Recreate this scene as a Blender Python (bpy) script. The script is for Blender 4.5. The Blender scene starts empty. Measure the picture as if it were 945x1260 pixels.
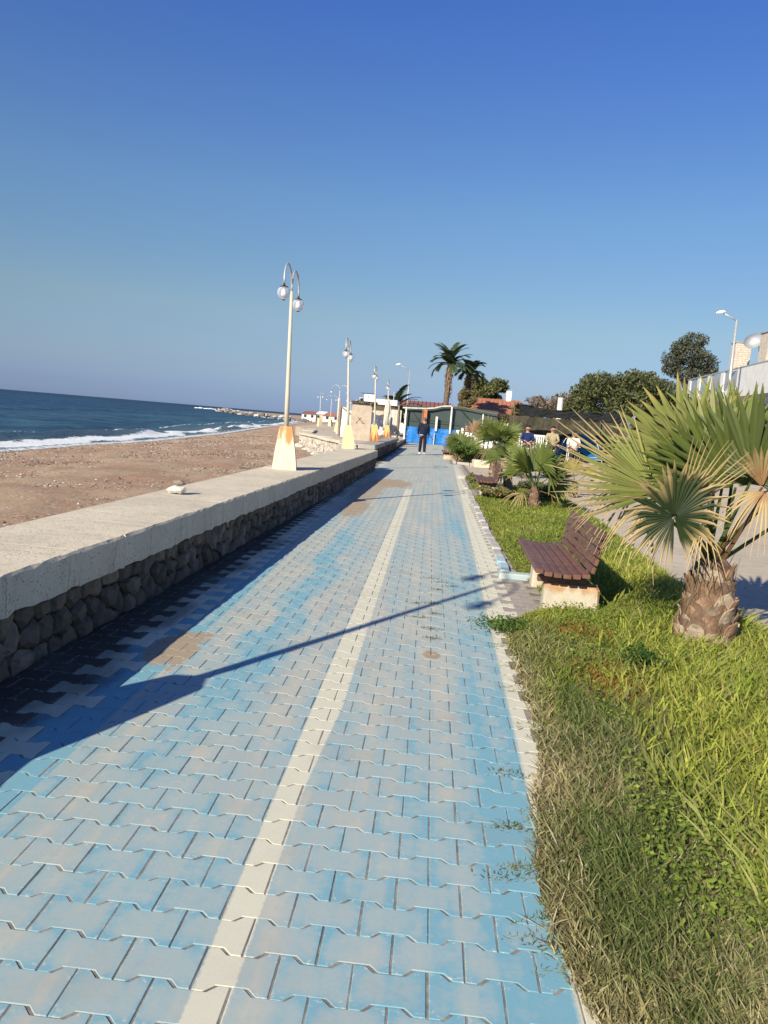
import bpy, math, random
import numpy as np
from mathutils import Vector, Matrix
random.seed(7); np.random.seed(7)
R = math.radians; PI = math.pi
S = bpy.context.scene; COL = S.collection
# ------------------------------------------------------------------ camera
cam = bpy.data.cameras.new('camera'); co = bpy.data.objects.new('camera', cam); COL.objects.link(co)
cam.sensor_fit = 'VERTICAL'; cam.sensor_height = 24; cam.lens = 24*950/1260
cam.clip_start = 0.05; cam.clip_end = 60000
EYE = 1.46
co.matrix_world = Matrix(((0.99468, -0.08810, 0.05336, 0), (0.06315, 0.11241, -0.99165, 0),
                          (0.08136, 0.98975, 0.11737, EYE), (0, 0, 0, 1)))
S.camera = co
# ------------------------------------------------------------------ light
SUN_AZ = R(29.5)      # shadows fall towards +X +Y, this far off +Y
SUN_EL = R(29.4)
w = bpy.data.worlds.new('World'); S.world = w; w.use_nodes = True
nt = w.node_tree; bg = nt.nodes['Background']
sky = nt.nodes.new('ShaderNodeTexSky'); sky.sky_type = 'NISHITA'; sky.sun_disc = False
sky.sun_elevation = SUN_EL; sky.sun_rotation = PI + SUN_AZ
sky.altitude = 0; sky.air_density = 1.0; sky.dust_density = 0.3; sky.ozone_density = 6.0
# hazy mauve horizon and deep blue zenith: colour balance of the clear sky by height
wt = nt.nodes.new('ShaderNodeTexCoord'); ws = nt.nodes.new('ShaderNodeSeparateXYZ'); wr_ = nt.nodes.new('ShaderNodeValToRGB')
nt.links.new(wt.outputs['Generated'], ws.inputs[0]); nt.links.new(ws.outputs[2], wr_.inputs[0])
stops = [(0.0, (.33, .42, .76)), (.02, (.35, .41, .67)), (.055, (.50, .48, .56)), (.124, (.71, .63, .55)), (.255, (.72, .75, .74)), (.446, (.52, .66, .98)), (1.0, (.50, .60, .82))]
el_ = wr_.color_ramp.elements; el_[0].position = 0; el_[0].color = (*stops[0][1], 1); el_[1].position = 1; el_[1].color = (*stops[-1][1], 1)
for p_, c_ in stops[1:-1]: e_ = el_.new(p_); e_.color = (*c_, 1)
wm = nt.nodes.new('ShaderNodeMix'); wm.data_type = 'RGBA'; wm.blend_type = 'MULTIPLY'; wm.inputs[0].default_value = 1
nt.links.new(sky.outputs[0], wm.inputs[6]); nt.links.new(wr_.outputs[0], wm.inputs[7])
nt.links.new(wm.outputs[2], bg.inputs[0]); bg.inputs[1].default_value = 0.1
sl = bpy.data.lights.new('sun', 'SUN'); so = bpy.data.objects.new('sun', sl); COL.objects.link(so)
sl.energy = 4.6; sl.angle = R(0.55); sl.color = (1.0, 0.905, 0.71)
to_sun = Vector((-math.sin(SUN_AZ)*math.cos(SUN_EL), -math.cos(SUN_AZ)*math.cos(SUN_EL), math.sin(SUN_EL)))
so.rotation_euler = to_sun.to_track_quat('Z', 'Y').to_euler(); so.location = (0, 0, 30)
S.view_settings.view_transform = 'Standard'; S.view_settings.look = 'None'
S.view_settings.exposure = 0.6; S.view_settings.gamma = 1
S.render.engine = 'CYCLES'

# ------------------------------------------------------------------ node helper
class V:
    def __init__(s, n, t): s.n, s.t = n, t
class G:
    """small wrapper to write shader maths"""
    def __init__(s, name):
        s.m = bpy.data.materials.new(name); s.m.use_nodes = True
        s.t = s.m.node_tree; s.b = s.t.nodes['Principled BSDF']; s.L = s.t.links.new
        s.out = s.t.nodes['Material Output']
        s._p = None
    def N(s, t, **k):
        n = s.t.nodes.new(t)
        for a, v in k.items(): setattr(n, a, v)
        return n
    def set(s, sock, v):
        if isinstance(v, bpy.types.NodeSocket): s.L(v, sock)
        else: sock.default_value = v
    def math(s, op, a, b=0.0, c=0.0, clamp=False):
        n = s.N('ShaderNodeMath', operation=op, use_clamp=clamp)
        s.set(n.inputs[0], a); s.set(n.inputs[1], b); s.set(n.inputs[2], c); return n.outputs[0]
    def mix(s, f, a, b, mode='MIX'):
        n = s.N('ShaderNodeMix', data_type='RGBA', blend_type=mode)
        s.set(n.inputs[0], f)
        for i, v in ((6, a), (7, b)):
            if isinstance(v, tuple) and len(v) == 3: v = (*v, 1)
            s.set(n.inputs[i], v)
        return n.outputs[2]
    def pos(s):
        if not s._p: s._p = s.N('ShaderNodeNewGeometry').outputs['Position']
        return s._p
    def obj(s): return s.N('ShaderNodeTexCoord').outputs['Object']
    def xyz(s, v):
        n = s.N('ShaderNodeSeparateXYZ'); s.L(v, n.inputs[0]); return n.outputs
    def vec(s, x, y, z=0.0):
        n = s.N('ShaderNodeCombineXYZ')
        for i, q in enumerate((x, y, z)): s.set(n.inputs[i], q)
        return n.outputs[0]
    def scale(s, v, sc):
        n = s.N('ShaderNodeMapping'); s.L(v, n.inputs[0]); n.inputs['Scale'].default_value = sc; return n.outputs[0]
    def noise(s, v, sc, det=4, rough=0.55, dist=0.0):
        n = s.N('ShaderNodeTexNoise'); s.L(v, n.inputs['Vector']); n.inputs['Scale'].default_value = sc
        n.inputs['Detail'].default_value = det; n.inputs['Roughness'].default_value = rough
        n.inputs['Distortion'].default_value = dist
        return n.outputs[0]
    def ramp(s, f, a, b, lo=0.0, hi=1.0, smooth=True):
        n = s.N('ShaderNodeMapRange', interpolation_type='SMOOTHSTEP' if smooth else 'LINEAR')
        s.set(n.inputs[0], f); s.set(n.inputs[1], a); s.set(n.inputs[2], b); s.set(n.inputs[3], lo); s.set(n.inputs[4], hi)
        return n.outputs[0]
    def attr(s, name):
        n = s.N('ShaderNodeAttribute', attribute_name=name); return n.outputs['Color']
    def bump(s, h, strength=0.3, dist=0.01, prev=None):
        n = s.N('ShaderNodeBump'); s.L(h, n.inputs['Height']); n.inputs['Strength'].default_value = strength
        n.inputs['Distance'].default_value = dist
        if prev is not None: s.L(prev, n.inputs['Normal'])
        return n.outputs[0]
    def done(s, col=None, rough=None, normal=None, metal=None, spec=None):
        b = s.b
        if col is not None:
            if isinstance(col, tuple) and len(col) == 3: col = (*col, 1)
            s.set(b.inputs['Base Color'], col)
        if rough is not None: s.set(b.inputs['Roughness'], rough)
        if normal is not None: s.set(b.inputs['Normal'], normal)
        if metal is not None: s.set(b.inputs['Metallic'], metal)
        if spec is not None: s.set(b.inputs['Specular IOR Level'], spec)
        return s.m

def simple(name, c1, c2=None, sc=8, rough=0.8, bump=0.25, bd=0.004, stretch=(1, 1, 1), spec=0.3, metal=0.0, coords='obj'):
    g = G(name); p = g.obj() if coords == 'obj' else g.pos()
    if stretch != (1, 1, 1): p = g.scale(p, stretch)
    n = g.noise(p, sc, 5, 0.6); n2 = g.noise(p, sc*7, 3, 0.6)
    c2 = c2 or tuple(x*0.72 for x in c1)
    col = g.mix(g.ramp(n, 0.35, 0.65), c1, c2)
    col = g.mix(g.math('MULTIPLY', g.ramp(n2, 0.4, 0.7), 0.35), col, tuple(x*0.8 for x in c2))
    return g.done(col, rough, g.bump(g.math('ADD', n, g.math('MULTIPLY', n2, .5)), bump, bd), metal, spec)

# ------------------------------------------------------------------ mesh helper
class MB:
    def __init__(s): s.v = []; s.f = []; s.c = []
    def add(s, vs, fs, col=None):
        o = len(s.v); s.v += [tuple(v) for v in vs]; s.f += [tuple(i+o for i in f) for f in fs]
        if col is None: col = (1, 1, 1)
        if isinstance(col, tuple): col = [col]*len(vs)
        s.c += col
        return s
    def box(s, c, d, rz=0.0, jit=0.0, col=None, rot=None, bev=0.0):
        x, y, z = d[0]/2, d[1]/2, d[2]/2
        M = rot if rot is not None else Matrix.Rotation(rz, 3, 'Z')
        vs = []; fs = []
        if bev <= 0:
            for k in (-1, 1):
                for a, b in ((-1, -1), (1, -1), (1, 1), (-1, 1)): vs.append(Vector((a*x, b*y, k*z)))
            fs = [(0, 3, 2, 1), (4, 5, 6, 7), (0, 1, 5, 4), (1, 2, 6, 5), (2, 3, 7, 6), (3, 0, 4, 7)]
        else:
            b_ = min(bev, x*.9, y*.9, z*.9)
            for (zz, i) in ((-z, b_), (-z+b_, 0), (z-b_, 0), (z, b_)):
                X, Y = x-i, y-i; c_ = min(b_, X*.5, Y*.5)
                for p in ((-X+c_, -Y), (X-c_, -Y), (X, -Y+c_), (X, Y-c_), (X-c_, Y), (-X+c_, Y), (-X, Y-c_), (-X, -Y+c_)):
                    vs.append(Vector((p[0], p[1], zz)))
            fs.append(tuple(reversed(range(8)))); fs.append(tuple(range(24, 32)))
            for r in range(3):
                for i in range(8):
                    j = (i+1) % 8; fs.append((r*8+i, r*8+j, r*8+8+j, r*8+8+i))
        out = []
        for v in vs:
            v = M @ v + Vector(c)
            if jit: v += Vector([random.uniform(-jit, jit) for _ in range(3)])
            out.append(v)
        return s.add(out, fs, col)
    def tube(s, pts, rad, n=8, cap=True, col=None):
        pts = [Vector(p) for p in pts]; m = len(pts)
        if not hasattr(rad, '__len__'): rad = [rad]*m
        vs = []; fs = []; up = None
        for i, p in enumerate(pts):
            t = (pts[min(i+1, m-1)]-pts[max(i-1, 0)]).normalized()
            if up is None:
                up = Vector((1, 0, 0)) if abs(t.x) < .9 else Vector((0, 1, 0))
            a = (up - t*up.dot(t)).normalized(); b = t.cross(a); up = a
            for k in range(n):
                q = 2*PI*k/n; vs.append(p + (a*math.cos(q)+b*math.sin(q))*rad[i])
        for i in range(m-1):
            for k in range(n):
                l = (k+1) % n; fs.append((i*n+k, i*n+l, (i+1)*n+l, (i+1)*n+k))
        if cap:
            fs.append(tuple(reversed(range(n)))); fs.append(tuple(range((m-1)*n, m*n)))
        return s.add(vs, fs, col)
    def lathe(s, prof, n=12, c=(0, 0, 0), col=None, sq=1.0, rot=0.0):
        vs = []; fs = []
        for r, z in prof:
            for k in range(n):
                q = 2*PI*k/n+rot; vs.append((c[0]+r*math.cos(q), c[1]+r*math.sin(q)*sq, c[2]+z))
        for i in range(len(prof)-1):
            for k in range(n):
                l = (k+1) % n; fs.append((i*n+k, i*n+l, (i+1)*n+l, (i+1)*n+k))
        fs.append(tuple(reversed(range(n)))); fs.append(tuple(range((len(prof)-1)*n, len(prof)*n)))
        return s.add(vs, fs, col)
    def prism(s, poly, z0, z1, col=None):
        n = len(poly); vs = [(x, y, z0) for x, y in poly]+[(x, y, z1) for x, y in poly]
        fs = [tuple(reversed(range(n))), tuple(range(n, 2*n))]
        for i in range(n): j = (i+1) % n; fs.append((i, j, n+j, n+i))
        return s.add(vs, fs, col)
    def mesh(s, name, mat, smooth=False, colors=False):
        me = bpy.data.meshes.new(name); me.from_pydata(s.v, [], s.f)
        if mat: me.materials.append(mat)
        if smooth: me.polygons.foreach_set('use_smooth', [True]*len(me.polygons))
        if colors:
            a = me.color_attributes.new('tint', 'FLOAT_COLOR', 'POINT')
            a.data.foreach_set('color', np.array([(*c, 1) for c in s.c], dtype=np.float32).ravel())
        me.update(); return me
    def build(s, name, mat, parent=None, loc=(0, 0, 0), smooth=False, colors=False):
        o = bpy.data.objects.new(name, s.mesh(name, mat, smooth, colors)); COL.objects.link(o)
        o.location = loc
        if parent: o.parent = parent
        return o

def npmesh(name, verts, faces, mat, colors=None, parent=None, smooth=False):
    """verts (n,3), faces (m,k) arrays"""
    me = bpy.data.meshes.new(name); k = faces.shape[1]; m = len(faces)
    me.vertices.add(len(verts)); me.vertices.foreach_set('co', verts.astype(np.float32).ravel())
    me.loops.add(m*k); me.loops.foreach_set('vertex_index', faces.astype(np.int32).ravel())
    me.polygons.add(m); me.polygons.foreach_set('loop_start', np.arange(0, m*k, k, dtype=np.int32))
    me.update(calc_edges=True)
    me.polygons.foreach_set('use_smooth', np.full(m, bool(smooth)))
    if mat: me.materials.append(mat)
    if colors is not None:
        a = me.color_attributes.new('tint', 'FLOAT_COLOR', 'POINT')
        c = np.ones((len(verts), 4), dtype=np.float32); c[:, :3] = colors; a.data.foreach_set('color', c.ravel())
    me.validate()
    o = bpy.data.objects.new(name, me); COL.objects.link(o)
    if parent: o.parent = parent
    return o
def tag(o, label=None, cat=None, group=None, kind=None):
    if label: o['label'] = label
    if cat: o['category'] = cat
    if group: o['group'] = group
    if kind: o['kind'] = kind
    return o
def thing(name, loc, label, cat, group=None, rz=0.0):
    o = bpy.data.objects.new(name, None); COL.objects.link(o); o.location = loc; o.rotation_euler = (0, 0, rz)
    o.empty_display_size = 0.1
    return tag(o, label, cat, group)
def copy_tree(o, parent=None):
    c = o.copy(); COL.objects.link(c); c.parent = parent
    for ch in list(o.children): copy_tree(ch, c)
    return c
def vnoise(x, y, seed=0):
    """smooth 2-D value noise 0..1 for arrays"""
    x = np.asarray(x, float); y = np.asarray(y, float)
    xi = np.floor(x).astype(np.int64); yi = np.floor(y).astype(np.int64); fx = x-xi; fy = y-yi
    fx = fx*fx*(3-2*fx); fy = fy*fy*(3-2*fy)
    def h(a, b):
        n = (a*374761393+b*668265263+seed*1442695041) & 0xffffffff
        n = ((n ^ (n >> 13))*1274126177) & 0xffffffff
        return ((n ^ (n >> 16)) & 0xffff)/65535.0
    return (h(xi, yi)*(1-fx)+h(xi+1, yi)*fx)*(1-fy)+(h(xi, yi+1)*(1-fx)+h(xi+1, yi+1)*fx)*fy

# ------------------------------------------------------------------ materials
def mat_tint(name, transl=0.25, rough=0.6, spec=0.3, nz=0.25):
    g = G(name); a = g.attr('tint'); n = g.noise(g.pos(), 9, 3)
    col = g.mix(g.math('MULTIPLY', n, nz), a, (0.02, 0.02, 0.01))
    g.done(col, rough, spec=spec)
    t = g.N('ShaderNodeBsdfTranslucent'); g.L(col, t.inputs[0]); mx = g.N('ShaderNodeMixShader')
    mx.inputs[0].default_value = transl; g.L(g.b.outputs[0], mx.inputs[1]); g.L(t.outputs[0], mx.inputs[2])
    g.L(mx.outputs[0], g.out.inputs[0]); return g.m
M_leaf = mat_tint('foliage'); M_grass = mat_tint('grass_blade', 0.42, 0.7, 0.15)
M_frond = mat_tint('fan_leaf', 0.2, 0.5, 0.35, 0.2)

def mat_paver():
    g = G('painted_paver'); p = g.pos(); X, Y, Z = g.xyz(p)
    uvn = g.N('ShaderNodeUVMap'); uvn.uv_map = 'UVMap'; U, W, _ = g.xyz(uvn.outputs[0])
    cx = g.math('SUBTRACT', X, g.math('MULTIPLY', g.math('SUBTRACT', U, .5), .2))
    cy = g.math('SUBTRACT', Y, g.math('MULTIPLY', g.math('SUBTRACT', W, .5), .165))
    # per-paver random from the lattice index
    ix = g.math('ROUND', g.math('DIVIDE', g.math('SUBTRACT', cx, .015), .1)); iy = g.math('ROUND', g.math('DIVIDE', cy, .139))
    wn = g.N('ShaderNodeTexWhiteNoise', noise_dimensions='2D'); g.L(g.vec(ix, iy), wn.inputs[0]); rnd = wn.outputs[0]
    wn2 = g.N('ShaderNodeTexWhiteNoise', noise_dimensions='2D'); g.L(g.vec(iy, ix), wn2.inputs[0]); rnd2 = wn2.outputs[0]
    fine = g.noise(p, 26, 5, 0.65); mid = g.noise(p, 6, 4, 0.6); grit = g.noise(p, 420, 3, 0.7)
    streak = g.noise(g.vec(g.math('MULTIPLY', X, 6.5), g.math('MULTIPLY', Y, 0.40)), 1.0, 3, 0.6)
    streak2 = g.noise(g.vec(g.math('MULTIPLY', cx, 3.0), g.math('MULTIPLY', cy, 0.8)), 1.0, 2)
    # how much blue paint survives
    B = g.math('ADD', g.math('MULTIPLY', g.math('SUBTRACT', streak, .5), 1.7), 0.33)
    B = g.math('ADD', B, g.math('MULTIPLY', g.math('SUBTRACT', streak2, .5), .9))
    B = g.math('ADD', B, g.math('MULTIPLY', g.math('SUBTRACT', rnd, .5), .22))
    band = g.math('MULTIPLY', g.ramp(X, .20, .36), g.ramp(X, .66, .50))
    B = g.math('ADD', B, g.math('MULTIPLY', band, .42))
    nearright = g.math('MULTIPLY', g.ramp(Y, 5.5, 1.8), g.ramp(X, -.45, .35))
    B = g.math('ADD', B, g.math('MULTIPLY', nearright, .30))
    wand = g.math('MULTIPLY', g.math('SUBTRACT', g.noise(g.vec(0.0, Y), .8, 2), .5), .5)
    Xs = g.math('ADD', X, wand)
    st = g.math('MULTIPLY', g.ramp(Xs, -1.12, -1.0), g.ramp(Xs, -.72, -.88))
    st = g.math('MULTIPLY', st, g.math('MULTIPLY', g.ramp(Y, 2.2, 4.5), g.ramp(Y, 12, 8.5)))
    B = g.math('ADD', B, g.math('MULTIPLY', st, .70))
    lb = g.math('LESS_THAN', X, -1.36); lb = g.math('MULTIPLY', lb, g.ramp(Y, 9, 6))
    B = g.math('ADD', B, g.math('MULTIPLY', lb, .8))
    # worn crown of each paver, paint left round its rim
    e1 = g.math('POWER', g.math('MULTIPLY', g.math('ABSOLUTE', g.math('SUBTRACT', U, .5)), 2), 4)
    e2 = g.math('POWER', g.math('MULTIPLY', g.math('ABSOLUTE', g.math('SUBTRACT', W, .5)), 2.2), 4)
    rim = g.math('MINIMUM', g.math('ADD', e1, e2), 1.0)
    B = g.math('ADD', B, g.math('MULTIPLY', g.math('SUBTRACT', rim, .35), .42))
    B = g.math('ADD', B, g.math('MULTIPLY', g.math('SUBTRACT', fine, .5), .8))
    B = g.math('ADD', B, g.math('MULTIPLY', g.math('SUBTRACT', mid, .5), .8))
    B = g.math('ADD', B, g.ramp(Y, 5.0, 2.2, 0, .27)); B = g.math('MULTIPLY', B, g.ramp(Y, 26, 10, .45, 1.0))
    Bc = g.ramp(B, .12, 1.15, 0, 1, False)
    worn = g.mix(rnd2, (.45, .465, .415), (.37, .405, .39))
    worn = g.mix(g.math('MULTIPLY', g.ramp(mid, .45, .7), .4), worn, (.44, .41, .36))
    worn = g.mix(g.math('MULTIPLY', g.ramp(streak, .52, .38), .55), worn, (.50, .48, .41))
    pale = g.mix(g.ramp(Bc, .0, .5), worn, (.34, .43, .44))
    blue = g.mix(g.ramp(Bc, .45, 1.0), pale, (.185, .385, .47))
    # white marks
    jag = g.math('MULTIPLY', g.math('SUBTRACT', g.noise(p, 60, 4, .7), .5), .022)
    Xj = g.math('ADD', X, jag)
    wre = g.ramp(Y, 2.9, 3.8, .046, 0, False); wl = g.math('MULTIPLY', g.ramp(Xj, -.482, -.474), g.ramp(g.math('ADD', Xj, wre), -.328, -.336))
    wl = g.math('MULTIPLY', wl, g.math('MAXIMUM', g.ramp(Y, 17.2, 16.8), g.ramp(Y, 27, 29, 0, .4)))
    we = g.math('ADD', g.math('MULTIPLY', Y, .0145), .475)
    wr = g.math('MULTIPLY', g.ramp(g.math('SUBTRACT', Xj, we), -.012, .012), g.math('LESS_THAN', g.math('SUBTRACT', cx, we), .225))
    lw = g.math('MULTIPLY', g.math('LESS_THAN', cx, -1.57), g.math('GREATER_THAN', cx, -1.78))
    lw = g.math('MULTIPLY', lw, g.ramp(rnd, .12, .3))
    wmask = g.math('MAXIMUM', g.math('MAXIMUM', wl, wr), lw)
    wmask = g.math('MULTIPLY', wmask, g.ramp(fine, .22, .38, .72, 1.0))
    wmask = g.math('MULTIPLY', wmask, g.ramp(Y, 36, 18, .3, 1.0))
    col = g.mix(wmask, blue, g.mix(mid, (.67, .64, .51), (.60, .575, .46)))
    # bare pavers outside the marks
    bare_r = g.math('GREATER_THAN', g.math('SUBTRACT', cx, we), .225)
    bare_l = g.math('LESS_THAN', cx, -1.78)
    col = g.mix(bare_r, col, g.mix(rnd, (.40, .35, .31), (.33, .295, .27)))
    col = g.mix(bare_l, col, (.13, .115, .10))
    # sand and soil washed over it
    def blob(x0, y0, rx, ry, amt):
        dx = g.math('DIVIDE', g.math('SUBTRACT', X, x0), rx); dy = g.math('DIVIDE', g.math('SUBTRACT', Y, y0), ry)
        d = g.math('ADD', g.math('MULTIPLY', dx, dx), g.math('MULTIPLY', dy, dy))
        d = g.math('ADD', d, g.math('MULTIPLY', g.math('SUBTRACT', mid, .5), 3.2)); d = g.math('ADD', d, g.math('MULTIPLY', g.math('SUBTRACT', fine, .5), 2.0))
        return g.ramp(d, 1.05, .75, 0, amt)
    sand = blob(-.85, 18.3, .5, 1.3, .9)
    for b in ((-1.15, 12.6, .22, 1.3, .85), (-1.42, 4.45, .16, .42, .9), (-1.2, 16, .3, 3.0, .7), (.118, 4.82, .055, .09, 1.0)):
        sand = g.math('MAXIMUM', sand, blob(*b))
    col = g.mix(sand, col, g.mix(fine, (.42, .31, .20), (.33, .25, .17)))
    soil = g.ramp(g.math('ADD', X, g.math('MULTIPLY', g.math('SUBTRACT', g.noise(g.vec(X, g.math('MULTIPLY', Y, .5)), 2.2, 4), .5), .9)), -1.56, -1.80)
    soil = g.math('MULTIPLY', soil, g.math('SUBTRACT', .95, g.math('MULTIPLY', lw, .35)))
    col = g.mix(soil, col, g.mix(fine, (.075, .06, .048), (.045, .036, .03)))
    dirt = g.math('MULTIPLY', g.ramp(g.noise(p, 2.1, 5, .65), .5, .75), .25)
    col = g.mix(dirt, col, (.30, .26, .21))
    vo = g.N('ShaderNodeTexVoronoi'); g.L(p, vo.inputs['Vector']); vo.inputs['Scale'].default_value = 95
    col = g.mix(g.math('MULTIPLY', g.ramp(vo.outputs['Distance'], .16, .05), g.math('MULTIPLY', g.ramp(g.noise(p, 11, 3, .6), .45, .65), .55)), col, (.20, .17, .14))
    col = g.mix(g.math('MULTIPLY', g.ramp(grit, .5, .7), .30), col, (.24, .25, .24))
    chip = g.math('MULTIPLY', g.ramp(rim, .55, .95), g.ramp(g.noise(p, 55, 3, .7), .56, .62))
    col = g.mix(g.math('MULTIPLY', chip, .6), col, (.56, .54, .48))
    # grime in the joints
    col = g.mix(g.math('MULTIPLY', g.ramp(Z, -.0018, -.0030), .3), col, (.13, .11, .09))
    h = g.math('ADD', g.math('MULTIPLY', grit, .5), fine)
    return g.done(col, .85, g.bump(h, .25, .0025), spec=.2)
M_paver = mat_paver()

def mat_concrete(name, c, c2, stain=(.30, .17, .08), st=0.0, sc=3.0, bump=.3, drip=True, pit=0.35):
    g = G(name); p = g.pos(); X, Y, Z = g.xyz(p)
    n = g.noise(p, sc, 5, .6); f = g.noise(p, 60, 4, .65); gr = g.noise(p, 300, 2, .6)
    col = g.mix(g.ramp(n, .35, .65), c, c2)
    if pit > .4:
        vo = g.N('ShaderNodeTexVoronoi'); g.L(g.scale(p, (1, 1, 1)), vo.inputs['Vector']); vo.inputs['Scale'].default_value = 46
        sp = g.math('MULTIPLY', g.ramp(vo.outputs['Distance'], .40, .22), g.ramp(g.noise(p, 13, 3, .6), .45, .60))
        col = g.mix(g.math('MULTIPLY', sp, .8), col, (.27, .225, .17))
        jl = g.math('FRACT', g.math('DIVIDE', g.math('ADD', Y, g.math('MULTIPLY', n, .3)), .61))
        face = g.ramp(Z, .572, .566)
        col = g.mix(g.math('MULTIPLY', g.math('MULTIPLY', g.ramp(jl, .022, .010), face), .55), col, (.20, .18, .15))
    if drip:
        d = g.noise(g.vec(g.math('MULTIPLY', X, 9), g.math('MULTIPLY', Y, 9), g.math('MULTIPLY', Z, 1.2)), 1.0, 4, .6)
        col = g.mix(g.math('MULTIPLY', g.ramp(d, .5, .75), .4), col, tuple(x*.62 for x in c2))
    col = g.mix(g.math('MULTIPLY', g.ramp(f, .52, .7), pit), col, tuple(x*.6 for x in c2))
    if st: col = g.mix(g.math('MULTIPLY', g.ramp(g.noise(p, 2.3, 4, .6), .45, .6), st), col, stain)
    h = g.math('ADD', f, g.math('MULTIPLY', gr, .4))
    return g.done(col, .9, g.bump(h, bump, .006), spec=.15)
M_coping = mat_concrete('cast_concrete', (.70, .61, .47), (.60, .53, .41), sc=1.4, bump=.8, pit=.5)
M_mortar = mat_concrete('mortar', (.19, .16, .13), (.12, .10, .08))
M_conc = mat_concrete('grey_concrete', (.42, .39, .35), (.33, .31, .28))
M_kerb = mat_concrete('kerb_stone', (.50, .47, .42), (.40, .38, .35))
M_kerbblue = mat_concrete('blue_kerb_paint', (.30, .50, .60), (.45, .48, .46), sc=7)
def mat_stone(name, a, b, c):
    g = G(name); oi = g.N('ShaderNodeObjectInfo').outputs['Random']; p = g.pos()
    n = g.noise(p, 7, 6, .65, .4); f = g.noise(p, 45, 4, .65)
    base = g.mix(g.ramp(oi, .0, .5), a, b); base = g.mix(g.ramp(oi, .6, 1), base, c)
    base = g.mix(g.math('MULTIPLY', g.ramp(n, .4, .65), .6), base, tuple(x*.45 for x in a))
    base = g.mix(g.math('MULTIPLY', g.ramp(f, .5, .75), .5), base, tuple(min(1, x*1.5) for x in b))
    return g.done(base, .85, g.bump(g.math('ADD', n, g.math('MULTIPLY', f, .4)), .7, .015), spec=.25)
M_stone = mat_stone('field_stone', (.21, .165, .125), (.13, .105, .08), (.30, .235, .18))
M_rubble = mat_stone('pale_rubble', (.62, .57, .50), (.50, .46, .41), (.42, .35, .28))

def mat_sand():
    g = G('beach_sand'); p = g.pos()
    a = g.noise(p, .35, 5, .6); b = g.noise(p, 3.0, 5, .65); c = g.noise(p, 38, 4, .7)
    vo = g.N('ShaderNodeTexVoronoi'); g.L(p, vo.inputs['Vector']); vo.inputs['Scale'].default_value = 22
    s = g.xyz(vo.outputs['Color'])[0]
    col = g.mix(g.ramp(a, .38, .62), (.45, .33, .215), (.37, .225, .145))
    col = g.mix(g.math('MULTIPLY', g.ramp(b, .45, .7), .55), col, (.35, .235, .155))
    col = g.mix(g.math('MULTIPLY', g.ramp(c, .55, .75), .6), col, (.60, .48, .36))
    col = g.mix(g.math('MULTIPLY', g.ramp(s, .9, .97), .6), col, (.55, .50, .45))
    v2 = g.N('ShaderNodeTexVoronoi'); g.L(p, v2.inputs['Vector']); v2.inputs['Scale'].default_value = 11
    r2 = g.xyz(v2.outputs['Color'])[1]
    spot = g.math('MULTIPLY', g.ramp(v2.outputs['Distance'], .34, .22), g.ramp(b, .38, .60))
    col = g.mix(g.math('MULTIPLY', spot, g.ramp(r2, .55, .6, 0, .75)), col, (.14, .085, .055))
    col = g.mix(g.math('MULTIPLY', spot, g.ramp(r2, .28, .22, 0, .75)), col, (.66, .56, .46))
    wet = g.xyz(g.attr('tint'))[0]
    col = g.mix(g.math('MULTIPLY', wet, .8), col, (.085, .062, .05))
    h = g.math('ADD', g.math('MULTIPLY', b, 1.5), c)
    return g.done(col, g.ramp(wet, 0, 1, .95, .35), g.bump(h, .8, .03), spec=.2)
M_sand = mat_sand()
def mat_plaza():
    g = G('packed_sand'); p = g.pos()
    a = g.noise(p, .5, 4, .6); b = g.noise(p, 7, 5, .65); c = g.noise(p, 70, 3, .7)
    col = g.mix(g.ramp(a, .35, .65), (.56, .475, .375), (.48, .41, .32))
    col = g.mix(g.math('MULTIPLY', g.ramp(b, .45, .7), .4), col, (.31, .27, .22))
    col = g.mix(g.math('MULTIPLY', g.ramp(c, .5, .75), .35), col, (.56, .51, .44))
    return g.done(col, .95, g.bump(g.math('ADD', b, c), .5, .012), spec=.1)
M_plaza = mat_plaza()
M_soil = simple('bed_soil', (.17, .13, .065), (.095, .085, .035), 5, .95, .8, .02, coords='pos')
M_joint = simple('joint_sand', (.33, .29, .24), (.17, .145, .12), 12, .95, .5, .006, coords='pos')
M_ground = simple('ground_earth', (.32, .28, .21), (.22, .20, .14), .4, .95, .5, .03, coords='pos')

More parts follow.
